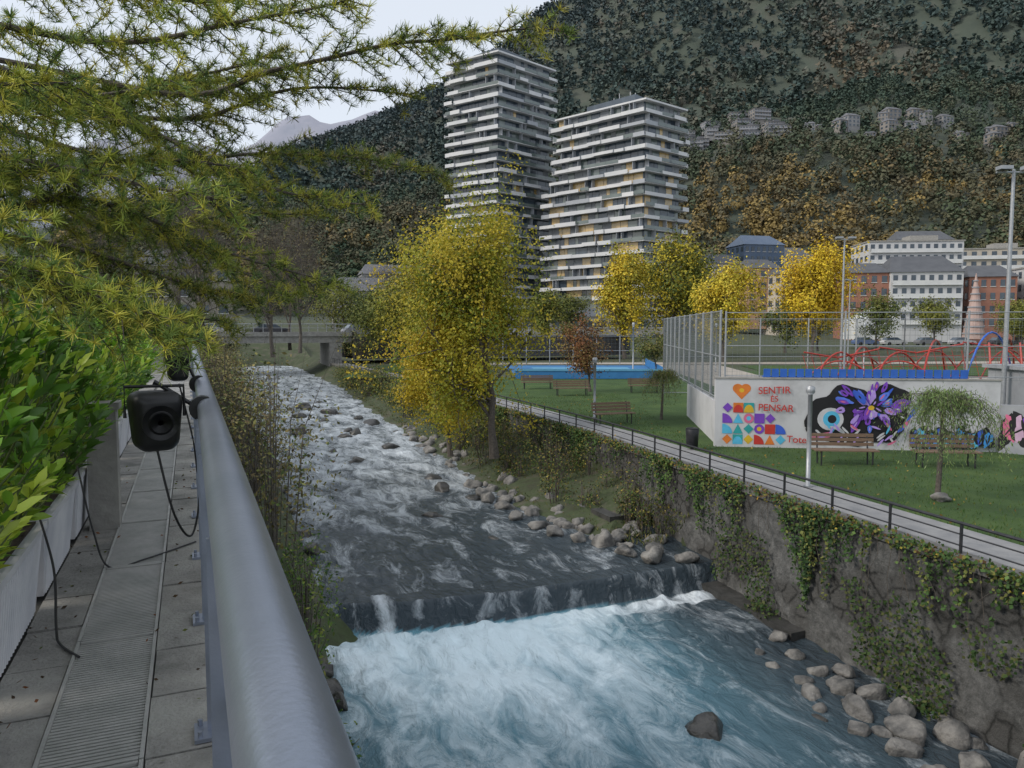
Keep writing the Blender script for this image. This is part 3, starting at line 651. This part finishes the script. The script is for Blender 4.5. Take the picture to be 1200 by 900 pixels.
M.ell(4.1,1.1,1.05,.98,K,0,40,.12);M.ell(5.3,1.25,1.0,.9,K,.2,40,.12);M.ell(4.6,.75,1.5,.5,K,0,40,.09)
for i in range(5): M.ell(3.6+random.uniform(-.4,.4),1.0+random.uniform(-.7,.7),.3,.07,random.choice([W_,W_,PNK]),random.uniform(-1,1),14,.08)
M.ell(3.75,1.0,.42,.38,W_);M.ell(3.78,1.0,.27,.27,CYA);M.ell(3.8,1.0,.14,.14,K)
for i in range(60):
    t=random.uniform(0,6.28); r=random.uniform(.15,1.0); x=5.0+r*math.cos(t)*1.15; z=1.45+r*math.sin(t)*.8
    if z>2.15 or z<.5: continue
    M.ell(x,z,random.uniform(.12,.3),random.uniform(.05,.12),random.choice([PUR,LIL,BLU,PUR,(.1,.2,.75),K]),t,16,.08); 
    M.ell(x,z,random.uniform(.06,.12),.025,random.choice([W_,LIL,PNK,K]),t,10)
M.ell(5.0,1.4,.1,.08,YLW)
for i in range(26): M.ell(4.4+random.uniform(-1,1.4),.5+random.uniform(-.28,.35),.16,.035,random.choice([W_,PNK,CYA,W_,LIL]),random.uniform(-1.2,1.2),12,.1)
for i in range(7):
    x=5.9+i*.12; M.ell(x,.6+i*.2,.06,.28,random.choice([BLU,PUR,K,PNK]),-.6+random.uniform(-.3,.3),14,.1)
for i in range(12):
    x=6.4+i*.2; M.ell(x,.42+.1*math.sin(i*2),.2,.32,K,random.uniform(-.5,.5),18,.14); M.ell(x,.42+.1*math.sin(i*2),.13,.24,[BLU,CYA,BLU,(.05,.3,.7)][i%4],random.uniform(-.6,.6),18,.2); M.ell(x+.03,.45,.03,.14,W_ if i%3==0 else K,random.uniform(-.9,.9),10); M.ell(x-.04,.35,.025,.1,K,random.uniform(-.9,.9),10)
M.ell(7.6,1.5,.4,.1,(.3,.32,.34),.3,16,.1)
M.done('painting',e)
def text(s,x,z,size,c):
    cu=bpy.data.curves.new('lettering','FONT'); cu.body=s; cu.size=size; cu.extrude=.002; cu.offset=.002
    o=bpy.data.objects.new('lettering',cu); COL.objects.link(o); p=A0+WD*x+WN*.06; o.location=(p.x,p.y,PARK+z); o.rotation_euler=(math.pi/2,random.uniform(-.06,.06),wa); o.parent=e; cu.materials.append(pc(c))
text('SENTIR',1.4,1.82,.33,RED);text('ÉS',1.8,1.56,.27,RED);text('PENSAR',1.4,1.26,.33,RED);text('Tote',2.35,.2,.33,RED)
random.seed(21)
mb=MB()
for k in range(24):
    c=A0+WD*(1.7+k*.27)-WN*.12
    mb.box((c.x,c.y,PARK+2.52),(.22,.05,.28),wa); mb.box((c.x-WN.x*.16,c.y-WN.y*.16,PARK+2.395),(.22,.3,.04),wa)
mb.build('spectator_seats',pmat('blue_seat',(.02,.1,.42),(.03,.13,.5),4,.4))
e=empty('graffiti_wall'); a=Vector((15.75,24.1,0)); b=Vector((18.9,21.6,0)); d=(b-a).normalized(); nn=Vector((d.y,-d.x,0)); 
if nn.y>0: nn=-nn
c=(a+b)/2-nn*.1; mb=MB(); mb.box((c.x,c.y,PARK+.76),((b-a).length,.2,1.6),math.atan2(d.y,d.x)); mb.build('wall',GREYW,e)
M=Mural(a,d,nn)
for i in range(12):
    x=.25+i*.3; M.ell(x,.75,.24,.6,K,random.uniform(-.5,.5),24,.16); M.ell(x,.8,.14,.42,[PNK,(.6,.4,.55),PUR,W_][i%4],random.uniform(-.6,.6),22,.2); M.ell(x+.05,.8,.03,.3,K,random.uniform(-1,1),12,.1)
M.done('painting',e)
mb=MB(); mb.box((19.6,26.3,PARK+1.3),(4.2,2.5,2.6),0); mb.box((19.6,26.3,PARK+2.65),(4.5,2.8,.12),0); mb.build('service_block',GREYW)
# ------------------------------------------------------------ sports fences
FW=pmat('fence_wire',(.16,.18,.19),(.22,.24,.25),5,.5,0,.4)
def fence(name,a,b,z0,z1,step=2.2,wire=.16,pr=.045,net=True,hw=True,th=.008):
    a=Vector((*a,0));b=Vector((*b,0)); L=(b-a).length; d=(b-a)/L; e=empty(name); mb=MB(); n=int(L/step)
    for i in range(n+1):
        p=a+d*(L*i/n); mb.tube([(p.x,p.y,z0),(p.x,p.y,z1+.05)],pr,8)
    for z in ((z0+.1,(z0+z1)/2,z1) if hw else (z1,)):
        mb.tube([(a.x,a.y,z),(b.x,b.y,z)],pr*.5,6)
    mb.build('posts',GALV,e)
    if net:
        mb=MB()
        for i in range(int(L/wire)):
            p=a+d*(i*wire); mb.box((p.x,p.y,(z0+z1)/2),(th,th,z1-z0),0)
        z=z0
        while z<z1: 
            c=(a+b)/2; mb.box((c.x,c.y,z),(L,th,th),math.atan2(d.y,d.x)); z+=wire
        mb.build('mesh_panels',FW,e)
fence('sports_court_fence',(7.15,25.8),(9.3,46),-2.5,.6,2.0,.1,.045,th=.006)
fence('sports_court_fence',(9.3,46),(24,46),-4,.6,2.6,.3)
fence('sports_court_fence',(7.3,25.7),(19,24.5),-1.7,.55,3.0,.25,.035,th=.004)
fence('sports_court_fence',(24,46),(34,44),-4,.6,2.6,.3)
def floodmast(name,x,y,z0,z1,heads=2,r=.09):
    e=empty(name); mb=MB(); mb.tube([(x,y,z0),(x,y,z0+.02),(x,y,z1)],[r*1.3,r,r*.6],12); mb.box((x,y,z0+.03),(.4,.4,.05)); mb.build('mast',GALV,e,False)
    mb=MB(); mb.tube([(x-.6,y,z1-.1),(x+.6,y,z1-.1)],.035,8)
    for k in range(heads):
        hx=x-.42+.84*k/(max(1,heads-1)); mb.box((hx,y-.15,z1+.02),(.42,.32,.12),0); mb.box((hx,y-.17,z1-.045),(.36,.26,.012),0,1)
    mb.build('floodlights',[GALV,DARKM],e)
floodmast('floodlight_mast',17.2,26.2,-4,5.45)
floodmast('floodlight_mast',21.9,50,-4,5.95)
floodmast('floodlight_mast',38,85,-4,5.5)
def bollardlamp(name,x,y,h=2.55):
    e=empty(name); mb=MB(); mb.tube([(x,y,PARK),(x,y,PARK+h*.93)],.055,12); mb.tube([(x,y,PARK),(x,y,PARK+.05)],.11,12); mb.build('post',GALV,e,True)
    mb=MB(); mb.tube([(x,y,PARK+h*.93),(x,y,PARK+h*.95),(x,y,PARK+h),(x,y,PARK+h+.03)],[.075,.11,.11,.05],12); mb.build('lamp_head',GALV,e,True)
bollardlamp('lamp_post',7.46,18.7); bollardlamp('lamp_post',3.7,33.5,2.7)
for x,y in((10,62),(19,70),(30,64)): bollardlamp('lamp_post',x,y,4.5)
WOOD=pmat('bench_wood',(.14,.09,.06),(.22,.15,.1),6,.7,.2,stretch=(1,8,8))
def bench(x,y,rz,L=1.8):
    e=empty('park_bench'); mb=MB(); ca,sa=math.cos(rz),math.sin(rz)
    def T(a,b,z): return (x+a*ca-b*sa,y+a*sa+b*ca,PARK+z)
    for k in range(4): mb.box(T(0,-.2+k*.12,.45),(L,.1,.035),rz)
    for k in range(3): mb.box(T(0,.27+k*.03,.58+k*.13),(L,.035,.1),rz)
    mb.build('seat_and_backrest',WOOD,e); mb=MB()
    for s in(-1,1):
        mb.tube([T(s*L*.4,-.2,0),T(s*L*.4,-.2,.43)],.025,8); mb.tube([T(s*L*.4,.2,0),T(s*L*.4,.24,.43),T(s*L*.4,.36,.92)],.025,8); mb.tube([T(s*L*.4,-.22,.42),T(s*L*.4,.24,.42)],.02,8)
    mb.build('legs',DARKM,e)
bench(9.8,21.9,-.1); bench(12.6,21.6,-.1); bench(4.3,31.5,.3); bench(3.6,45,.1,2.2); bench(1.7,50,.1,2.2); bench(8.3,47,0,2)
e=empty('litter_bin'); mb=MB(); mb.tube([(5.95,24.6,PARK),(5.95,24.6,PARK+.12),(5.95,24.6,PARK+.121),(5.95,24.6,PARK+.7),(5.95,24.6,PARK+.74)],[.06,.06,.19,.22,.2],16); mb.build('body',DARKM,e,True)
# ------------------------------------------------------------ blue court + paths + playground
BLUEC=pmat('blue_court',(.03,.16,.38),(.04,.2,.44),2,.6)
LB=pmat('light_blue_court',(.1,.32,.5),(.13,.36,.55),2,.6)
mb=MB(); mb.prism([(.5,60),(12.2,60),(14.5,82),(-1,82)],PARK-.03,PARK+.02); mb.prism([(2.5,64),(11,64),(12,78),(2,78)],PARK+.02,PARK+.026,1); mb.build('ball_court',[BLUEC,LB])
mb=MB(); mb.box((6.2,59.7,PARK+.42),(11.9,.12,.75),0); mb.box((6.2,59.62,PARK+.74),(11.9,.06,.16),0,1); mb.box((13.4,70.5,PARK+.42),(.12,22,.75),-.1); mb.build('court_barrier',[BLUEC,LB])
fence('ball_court_fence',(-1,83),(14.5,83),-4,-.8,2.5,.4,.05)
mb=MB(); mb.prism([(-6,84),(80,88),(80,94),(-6,88)],PARK-.03,PARK+.012); mb.prism([(14,50),(20,50),(23,84),(16,84)],PARK-.03,PARK+.008); mb.prism([(20,52),(60,55),(60,63),(20,60)],PARK-.03,PARK+.004); mb.build('plaza_paving',pmat('plaza',(.36,.32,.27),(.42,.38,.33),1,.9))
mb=MB(); mb.prism([(23,64),(90,66),(90,84),(25,82)],PARK-.03,PARK+.006); mb.prism([(-14,62),(-1.6,60),(-2.2,82),(-16,82)],PARK-.03,PARK+.006); mb.build('far_lawn',GRASS)
e=empty('playground_climbing_frame'); RM=pmat('red_tube',(.36,.03,.025),(.45,.05,.03),4,.4); BM=pmat('blue_tube',(.03,.12,.5),(.04,.15,.55),4,.4)
mb=MB()
def arc(x0,y0,x1,y1,h,mi=0,r=.06):
    pts=[]
    for i in range(15):
        t=i/14; pts.append((x0+(x1-x0)*t,y0+(y1-y0)*t,PARK+h*math.sin(math.pi*t)**.7))
    mb.tube(pts,r,8,mi)
for k,(x,h) in enumerate([(17.5,2.6),(19.5,2.9),(21,2.6),(24,3.3),(26.5,3.8),(28.5,3.4),(30,2.8)]):
    arc(x,44,x+4.4,46+k%2*3,h,0 if k not in(4,) else 1)
    arc(x,46,x+4.4,44+k%2*3,h*.8,0,.045)
for x0,x1,z in((17.5,22,2.6),(22,27,2.9),(27,33,3.2)):
    mb.tube([(x0,45,PARK+z),((x0+x1)/2,45.5,PARK+z-.35),(x1,45,PARK+z+.2)],.05,8,0)
    for k in range(10):
        x=x0+(x1-x0)*k/9; mb.tube([(x,45.2,PARK+z-.15),(x+.6,45,PARK+.3)],.015,4,0)
    for k in range(4): mb.tube([(x0,45.2,PARK+.5+k*.6),(x1,45.2,PARK+.6+k*.6)],.015,4,0)
for k in range(5): mb.tube([(27+k*.9,42,PARK),(27.6+k*.9,43.5,PARK+3.2)],.06,8,1 if k%2 else 0)
mb.build('tubes',[RM,BM],e)
# ------------------------------------------------------------ towers
GL=[pmat('glass_dark',(.035,.05,.07),(.075,.10,.125),.25,.1,spec=.6),pmat('glass_green',(.09,.12,.115),(.14,.17,.16),.3,.12,spec=.8),pmat('glass_sun_glint',(.55,.38,.15),(.36,.27,.13),.4,.2,spec=.8),pmat('facade_grey',(.17,.185,.20),(.25,.265,.285),.6,.7)]  # golden panes: low-sun reflection painted as base colour
SLAB=pmat('slab_white',(.62,.62,.62),(.50,.51,.53),.15,.55)
SLAB2=pmat('slab_grey',(.36,.38,.41),(.30,.32,.35),.15,.55)
def tower(name,C,Lp,Rp,z0,z1,fh,ext=0,extz=0,sun_glint=0,missR=.35):
    C=Vector((*C,0));A=Vector((*Lp,0));B=Vector((*Rp,0)); e=empty(name)
    core=MB(); sl=MB(); gl=MB(); nf=int((z1-z0)/fh)
    for k in range(nf):
        z=z0+k*fh; dl=(A-C).normalized(); dr=(B-C).normalized()
        A2=A+dl*(ext if z<extz else (ext*.3*random.random() if ext else 0)); D=A2+B-C
        cen=(C+D)/2
        q=[C+dl*1.6+dr*1.6,B-dr*1.6+dl*1.6,D-dl*1.6-dr*1.6,A2-dl*1.6+dr*1.6]
        core.prism([(p.x,p.y) for p in q],z+.22,z+fh,0)
        sl.prism([(p.x,p.y) for p in (C,B,D,A2)],z,z+.2)
        for (p0,p1,side) in((C,A2,0),(C,B,1),(A2,D,2),(B,D,3)):
            L=(p1-p0).length; d=(p1-p0)/L; n=Vector((d.y,-d.x,0)); 
            if n.dot(cen-p0)>0: n=-n
            ang=math.atan2(d.y,d.x); t=0
            while t<L-.5:
                w=min(random.uniform(3,8.5),L-t)
                if w<1.5: break
                off=random.choice([.0,.12,.45,.8]); hh=random.choice([.8,.9,1.0,.7]); miss=random.random()<(missR if side in(1,3) else .16)
                if miss: 
                    c=p0+d*(t+w/2)+n*(off/2); gl.box((c.x,c.y,z+.2+.45),(w-.1,.06,.9),ang,1)
                else:
                    sl.box((p0+d*(t+w/2)+n*(off+.04)).to_tuple()[:2]+(z+hh/2-.08,),(w-.06,.16,hh+.1),ang,0 if random.random()<.8 else 1)
                    if off>.2: sl.box((p0+d*(t+w/2)+n*(off/2)).to_tuple()[:2]+(z+.09,),(w-.1,off,.13),ang)
                t+=w
            if side<2:
                t=1.6
                while t<L-1.6:
                    w=random.choice([1.2,1.6,2.4,3.0]); w=min(w,L-1.6-t)
                    if w<.5: break
                    r=random.random(); mi=3 if r<.22 else (1 if r<.45 else (2 if r>1-sun_glint*(1.5 if z<extz else .4) else 0))
                    c=p0+d*(t+w/2)-n*1.5; gl.box((c.x,c.y,z+.22+(fh-.25)/2),(w-.12,.1,fh-.3),ang,mi)
                    if random.random()<.14:
                        c=p0+d*t-n*.8; sl.box((c.x,c.y,z+fh/2+.1),(.14,1.4,fh-.3),ang,1)
                    t+=w
    A2=A;D=A2+B-C
    sl.prism([(p.x,p.y) for p in (C,B,D,A2)],z0+nf*fh,z0+nf*fh+.45)
    q=[C.lerp(D,.2),B.lerp(A2,.25),D.lerp(C,.15),A2.lerp(B,.25)]; core.prism([(p.x,p.y) for p in q],z0+nf*fh+.5,z0+nf*fh+3.2)
    cc=C.lerp(D,.4)
    for k in range(5): sl.tube([(cc.x+k*1.6-3,cc.y+k*.7,z0+nf*fh+3.2),(cc.x+k*1.6-3,cc.y+k*.7,z0+nf*fh+random.uniform(4,6.5))],.09,6)
    core.build('core',GL[0],e); sl.build('slabs_and_parapets',[SLAB,SLAB2],e); gl.build('glazing',GL,e)
tower('apartment_tower',(-3.9,220),(-19.9,231),(13.6,237),0,79,3.03,missR=.55,sun_glint=.04)
tower('apartment_tower',(34.8,200),(12.3,221),(48.3,211),2,59.6,3.03,5,40,sun_glint=.2)
# ------------------------------------------------------------ other buildings
def block(name,x,y,w,d,z0,nf,fh,rz,wall,nw,roof='flat',balc=0,roofmat=None,ww=.5,trim=None):
    e=empty(name); H=nf*fh; mb=MB(); ca,sa=math.cos(rz),math.sin(rz)
    def T(a,b,z): return (x+a*ca-b*sa,y+a*sa+b*ca,z)
    mb.box(T(0,0,z0+H/2-2),(w,d,H+4),rz); mb.build('walls',wall,e)
    g=MB(); b=MB()
    for f in range(nf):
        z=z0+f*fh+fh*.52
        for k in range(nw):
            a=-w/2+w*(k+.5)/nw; g.box(T(a,-d/2-.02,z),(w/nw*ww,.1,fh*.5),rz); b.box(T(a,-d/2-.08,z-fh*.28),(w/nw*ww+.2,.2,.12),rz)
        nd=max(2,int(d/3))
        for k in range(nd):
            a=-d/2+d*(k+.5)/nd
            for s in(-1,1): g.box(T(s*(w/2+.02),a,z),(.1,d/nd*ww,fh*.5),rz)
        if balc: b.box(T(0,-d/2-.6,z0+f*fh+.55),(w*.96,.1,1.0),rz); b.box(T(0,-d/2-.35,z0+f*fh+.05),(w*.96,.7,.15),rz)
    g.build('windows',GL[0],e); b.build('sills_and_balconies',trim or WHITE,e)
    r=MB()
    if roof=='flat': r.box(T(0,0,z0+H+.15),(w+.5,d+.5,.35),rz); r.box(T(w*.15,0,z0+H+1.2),(w*.3,d*.4,1.8),rz)
    else:
        rh=min(w,d)*.3; v=[T(-w/2-.4,-d/2-.4,z0+H),T(w/2+.4,-d/2-.4,z0+H),T(w/2+.4,d/2+.4,z0+H),T(-w/2-.4,d/2+.4,z0+H),T(-w/2+rh*.5,0,z0+H+rh),T(w/2-rh*.5,0,z0+H+rh)]
        r.add(v,[(0,1,5,4),(2,3,4,5),(1,2,5),(3,0,4),(3,2,1,0)])
    r.build('roof',roofmat or CONC,e)
BRK=pmat('red_brick',(.29,.13,.09),(.35,.17,.12),.5,.85); CREAM=pmat('cream_render',(.42,.38,.31),(.5,.45,.38),.3,.85); OR=pmat('orange_render',(.42,.25,.15),(.48,.31,.2),.3,.85)
LWH=pmat('white_render',(.50,.50,.51),(.58,.58,.57),.2,.8); SLATE=pmat('slate',(.08,.085,.095),(.11,.115,.125),.5,.8); STN=pmat('stone_cladding',(.22,.2,.17),(.32,.29,.25),.6,.9); BLG=pmat('blue_cladding',(.06,.1,.17),(.09,.13,.2),.4,.4)
HZ1=pmat('hillside_render_pale_hazed',(.22,.225,.235),(.29,.285,.28),.2,.9); HZ2=pmat('hillside_render_warm_hazed',(.20,.19,.18),(.26,.24,.22),.2,.9); HZR=pmat('hillside_roof_hazed',(.12,.125,.14),(.16,.16,.17),.3,.9); HZT=pmat('hillside_trim_hazed',(.25,.26,.28),(.3,.3,.32),.3,.9)  # far-house colours muted to paint in distance haze
block('white_apartment_house',96,180,15.5,14,1,4,3,-.15,LWH,8,'pitched',1,SLATE)
block('brick_house',84,182,9,12,1,4,3,-.15,BRK,4,'pitched',0,SLATE)
block('brick_house',112,180,10,12,0,4,3,-.2,BRK,5,'pitched',0,SLATE)
block('white_apartment_house',125,178,11,12,-1,5,3,-.2,LWH,5)
block('modern_white_building',112,216,25,14,12,4,3,-.1,LWH,12,'flat',1)
block('blue_office_building',80,250,14,12,18,3,3,.2,BLG,7,'pitched',0,BLG)
block('orange_house',66,205,9,10,4,4,3,.1,OR,3,'pitched',0,SLATE)
block('white_house',71,200,6,9,2,4,3,.3,CREAM,2,'pitched',0,SLATE)
block('cream_house',58,215,10,10,3,5,3,.1,CREAM,4,'pitched',0,SLATE)
block('stone_building',-36,190,18,12,2,2,3.6,.25,HZ2,8,'pitched',0,HZR,.6,HZT)
block('white_low_building',-30,215,26,10,9,2,3,.3,HZ1,9,'pitched',1,HZR,.5,HZT)
block('white_low_building',5,175,60,8,-4,2,3.4,.1,CONC,18,'flat',0,GL[3],.8)
block('stone_house',-60,140,16,12,-1,4,3,.3,STN,5,'pitched',0,SLATE)
block('hotel_building',148,235,22,14,6,6,3,-.2,CREAM,8,'flat',1)
block('apartment_house',140,262,18,12,18,4,3,-.1,LWH,7,'pitched',0,SLATE)
block('apartment_house',96,268,16,12,16,3,3,.1,CREAM,6,'pitched',0,SLATE)
e=empty('festive_cone_tree'); mb=MB(); mb.tube([(92,150,-2),(92,150,11.0)],[2.1,.06],16,0); 
for k in range(9): mb.tube([(92,150,-1+k*1.3),(92,150,-.75+k*1.3)],[2.1-.2*k,2.06-.2*k],16,1)
mb.build('cone',[pmat('cone_fabric',(.4,.27,.23),(.46,.34,.3),1,.6),HZT],e)
mb=MB(); mb.prism([(64,140),(72,139),(72,145),(64,146)],-2,1.6); mb.add([(64,140,1.6),(72,139,1.6),(72,145,1.6),(64,146,1.6),(68,142.5,4.2)],[(0,1,4),(1,2,4),(2,3,4),(3,0,4)]); mb.build('white_marquee',WHITE)
# ------------------------------------------------------------ bridge
e=empty('road_bridge'); mb=MB()
c=P(9,92,-1.2); mb.box(c,(17,7,.8),ROT); mb.box(P(9,88.4,-.6),(17,.25,.5),ROT); mb.box(P(9,95.6,-.6),(17,.25,.5),ROT)
mb.box(P(1.6,92,-4),(1.6,7,5),ROT); mb.box(P(15.6,92,-4),(1.4,7,5),ROT); mb.build('deck_and_abutments',CONC,e)
mb=MB()
for k in range(18): mb.tube([P(.6+k,88.4,-.35),P(.6+k,88.4,.55)],.04,6)
mb.tube([P(.6,88.4,.55),P(17.6,88.4,.55)],.05,6); mb.tube([P(.6,88.4,.1),P(17.6,88.4,.1)],.03,6); mb.build('parapet_railing',GALV,e)
mb=MB()
for a,b in(((-60),0.4),(17.6,55)): mb.box(P((a+b)/2,92,-2.2 ),(b-a,9,2.6),ROT)
mb.build('road',pmat('asphalt',(.045,.045,.047),(.06,.06,.062),3,.9,.2))
TYR=pmat('tyre',(.015,.015,.015),(.02,.02,.02),5,.9)
def car(x,y,z,rz,c):
    e=empty('parked_car'); ca,sa=math.cos(rz),math.sin(rz); pa=pmat('car_paint',c,tuple(q*.9 for q in c),2,.25)
    def T(a,b,h): return (x+a*ca-b*sa,y+a*sa+b*ca,z+h)
    pr=[(-2.1,.3),(-2.15,.65),(-2.0,.92),(-1.1,.98),(1.0,.95),(1.9,.8),(2.1,.6),(2.1,.3)]
    cab=[(-1.75,.95),(-1.35,1.4),(.25,1.43),(1.05,.95)]
    mb=MB()
    for prof,w,wt,mi in((pr,.86,.86,0),(cab,.8,.66,1)):
        n=len(prof); v=[]
        for s in(-1,1):
            for (a,h) in prof: v.append(T(a,s*(w if h<1.2 else wt),h))
        mb.add(v,[tuple(range(n)),tuple(range(n,2*n))[::-1]]+[(i,n+i,n+(i+1)%n,(i+1)%n) for i in range(n)],mi)
    mb.add([T(-1.3,-.62,1.41),T(.2,-.62,1.44),T(.2,.62,1.44),T(-1.3,.62,1.41)],[(0,1,2,3)],0)
    mb.build('body',[pa,GL[0]],e); mb=MB()
    for a in(-1.3,1.3):
        for s in(-1,1): mb.tube([T(a,s*.72,.32),T(a,s*.9,.32)],.32,16)
    mb.build('wheels',TYR,e)
cl=[(.5,.5,.52),(.05,.05,.06),(.3,.3,.32),(.1,.15,.3),(.55,.55,.55),(.2,.2,.21)]
for k,(l,u) in enumerate([(3.5,91),(9,93.5),(19,91),(24,91.5),(29,91),(34,92),(40,91)]): 
    p=P(l,u); car(p[0],p[1],-.8 if l<17 else -.9,ROT+.05*k,cl[k%6])
for k,x in enumerate((62,67,73,79,86)): car(x,132,-2.9,.1,cl[(k+3)%6])
# ------------------------------------------------------------ hills
RX=[-2500,-900,-600,-450,-300,-228,-108,0,54,200,500,1000,2000]; RZ=[90,90,150,215,285,310,370,440,495,615,760,900,1000]
GT=[0,.1,.2,.35,.45,.6,.8,1,1.3]; GV=[0,.05,.13,.25,.29,.47,.75,1,1.08]
def mz(x,y):
    t=(y-275)/925
    if t<0: return 2.5+t*30
    h=np.interp(x,RX,RZ)*np.interp(t,GT,GV)
    a=min(1,t*4)*min(1.0,max(.25,(1.25-t)*1.6))
    h+=a*(30*mnoise.noise((x*.006,y*.003,1))+20*mnoise.noise((x*.017,y*.009,3))+8*mnoise.noise((x*.05,y*.03,5)))
    return 2.5+h
xs=np.arange(-1500,2000,20); ys=np.arange(262,1500,16)
V=[(x,y,mz(x,y)) for y in ys for x in xs]; n=len(xs)
idx=np.arange(len(V)).reshape(len(ys),n); F=np.stack([idx[:-1,:-1],idx[:-1,1:],idx[1:,1:],idx[1:,:-1]],-1).reshape(-1,4)
np_mesh('hillside',V,F,pmat('hillside_scrub',(.05,.065,.05),(.09,.092,.075),.02,.95,.4,0,.2,c3=(.065,.08,.06)),smooth=True)
xs=np.arange(-3200,900,40); ys=np.arange(2000,3600,40)
def mz2(x,y):
    t=(y-2000)/900; r=np.interp(x,[-3200,-1700,-1200,-950,-700,-500,-300,900],[900,700,640,720,790,840,880,1200])
    return 20+r*min(1,t)**1.15*(1 if t<1 else max(.6,1-(t-1)*.3))+90*mnoise.fractal((x*.003,y*.0025,2),1,2,6)
V=[(x,y,mz2(x,y)) for y in ys for x in xs]; n=len(xs); idx=np.arange(len(V)).reshape(len(ys),n); F=np.stack([idx[:-1,:-1],idx[:-1,1:],idx[1:,1:],idx[1:,:-1]],-1).reshape(-1,4)
np_mesh('distant_mountain',V,F,pmat('mountain_hazed',(.26,.28,.34),(.36,.36,.41),.006,.95,.5,0,.03,c3=(.30,.31,.37)),smooth=True)  # aerial haze painted into the pale blue-grey base colour
def forest(name,N,yr,xr,q,size,hh,pals,seed):
    r=np.random.default_rng(seed); y=yr[0]+(yr[1]-yr[0])*r.uniform(0,1,N); x=r.uniform(xr[0],xr[1],N)
    vis=(x/y>-.6)&(x/y<.8); x=x[vis];y=y[vis]
    occ=((x>118)&(x<205)&(y>520)&(y<610)&(r.uniform(0,1,len(x))<.72))|((x>195)&(x<400)&(y>490)&(y<560)&(r.uniform(0,1,len(x))<.4))|((x>70)&(x<175)&(y<290)); x=x[~occ];y=y[~occ]
    z=np.array([mz(a,b) for a,b in zip(x,y)]); n=len(x)
    h=hh*r.uniform(.6,1.3,n); pal=np.array(pals)
    sel=np.array([mnoise.noise((a*.010,b*.006,7)) for a,b in zip(x,y)])*.8+r.normal(-.1,.2,n)
    ci=np.clip(((sel+.6)/1.2*len(pal)).astype(int),0,len(pal)-1); c=pal[ci]*r.uniform(.85,1.15,(n,1))
    haze_mix=np.clip((y-150)/1700,0,.55)[:,None]; c=c*(1-haze_mix)+np.array([.10,.125,.165])*haze_mix  # painted distance haze: tree colours fade to blue-grey with y
    d=unit(r.normal(size=(n*q,3)))*r.uniform(.3,1,(n*q,1))**.5
    con=np.repeat(pal[ci][:,0]<.058,q); H=np.repeat(h,q)
    zz=(d[:,2]*.5+.55); rad=np.where(con,.32*(1.15-zz),.46)
    C=np.stack([np.repeat(x,q)+d[:,0]*rad*H,np.repeat(y,q)+d[:,1]*rad*H,np.repeat(z,q)+zz*H],1)
    cc=np.repeat(c,q,0)*r.uniform(.9,1.1,(n*q,1))
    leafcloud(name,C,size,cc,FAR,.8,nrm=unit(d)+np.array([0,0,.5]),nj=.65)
G1=(.04,.07,.038);G2=(.05,.08,.04);G3=(.075,.095,.042);O1=(.11,.105,.05);O2=(.13,.11,.052);O3=(.17,.125,.05);O4=(.28,.2,.06)
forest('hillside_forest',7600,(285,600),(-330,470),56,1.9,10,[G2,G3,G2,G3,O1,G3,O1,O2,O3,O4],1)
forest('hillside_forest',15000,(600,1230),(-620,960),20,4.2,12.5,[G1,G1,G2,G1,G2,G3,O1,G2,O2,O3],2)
for k in range(5):
    y=528+k*15
    for j in range(4):
        if random.random()<.12: continue
        xx=128+k*2+j*18+random.uniform(-4,4); yy=y+random.uniform(-4,4); block('hillside_apartments',xx,yy,random.uniform(11,16),9,mz(xx,yy)+.8,random.choice([2,3]),2.6,random.uniform(-.25,.25),random.choice([HZ1,HZ2]),6,'flat',1,HZR,.5,HZT)
for k in range(26):
    x=205+k*7.5+random.uniform(-3,3); y=525+random.uniform(-28,20); block('hillside_house',x,y,random.uniform(6,11),8,mz(x,y)+.6,random.choice([2,2,3]),2.5,random.uniform(-.4,.4),random.choice([HZ1,HZ2]),3,'pitched',0,HZR,.45,HZT)
# ------------------------------------------------------------ light, sky, camera
w=bpy.data.worlds.new('World'); S.world=w; w.use_nodes=True; n=w.node_tree.nodes; l=w.node_tree.links
sk=n.new('ShaderNodeTexSky'); sk.sky_type='NISHITA'; sk.sun_disc=False; EL=math.radians(34); RO=math.radians(250)
sk.sun_elevation=EL; sk.sun_rotation=RO; sk.dust_density=4.0; sk.air_density=1.0; sk.altitude=1000
bg=n['Background']; l.new(sk.outputs[0],bg.inputs[0]); bg.inputs[1].default_value=.15
b2=n.new('ShaderNodeBackground'); b2.inputs[0].default_value=(.88,.93,1.0,1); b2.inputs[1].default_value=1.06
mxs=n.new('ShaderNodeMixShader'); mxs.inputs[0].default_value=.76; l.new(bg.outputs[0],mxs.inputs[1]); l.new(b2.outputs[0],mxs.inputs[2]); l.new(mxs.outputs[0],n['World Output'].inputs['Surface'])
sd=bpy.data.lights.new('sun','SUN'); sd.energy=1.9; sd.angle=math.radians(14); sd.color=(1,.93,.84)
so=bpy.data.objects.new('sun',sd); COL.objects.link(so)
dirv=Vector((math.sin(RO)*math.cos(EL),math.cos(RO)*math.cos(EL),math.sin(EL))); so.rotation_euler=dirv.to_track_quat('Z','Y').to_euler()
cd=bpy.data.cameras.new('camera'); cd.sensor_width=36; cd.lens=26.4; cd.clip_start=.05; cd.clip_end=9000
co=bpy.data.objects.new('camera',cd); COL.objects.link(co); co.location=(0,0,0); co.rotation_euler=(math.radians(90-4.2),0,0); S.camera=co
S.view_settings.view_transform='Standard'; S.view_settings.look='None'; S.view_settings.exposure=0
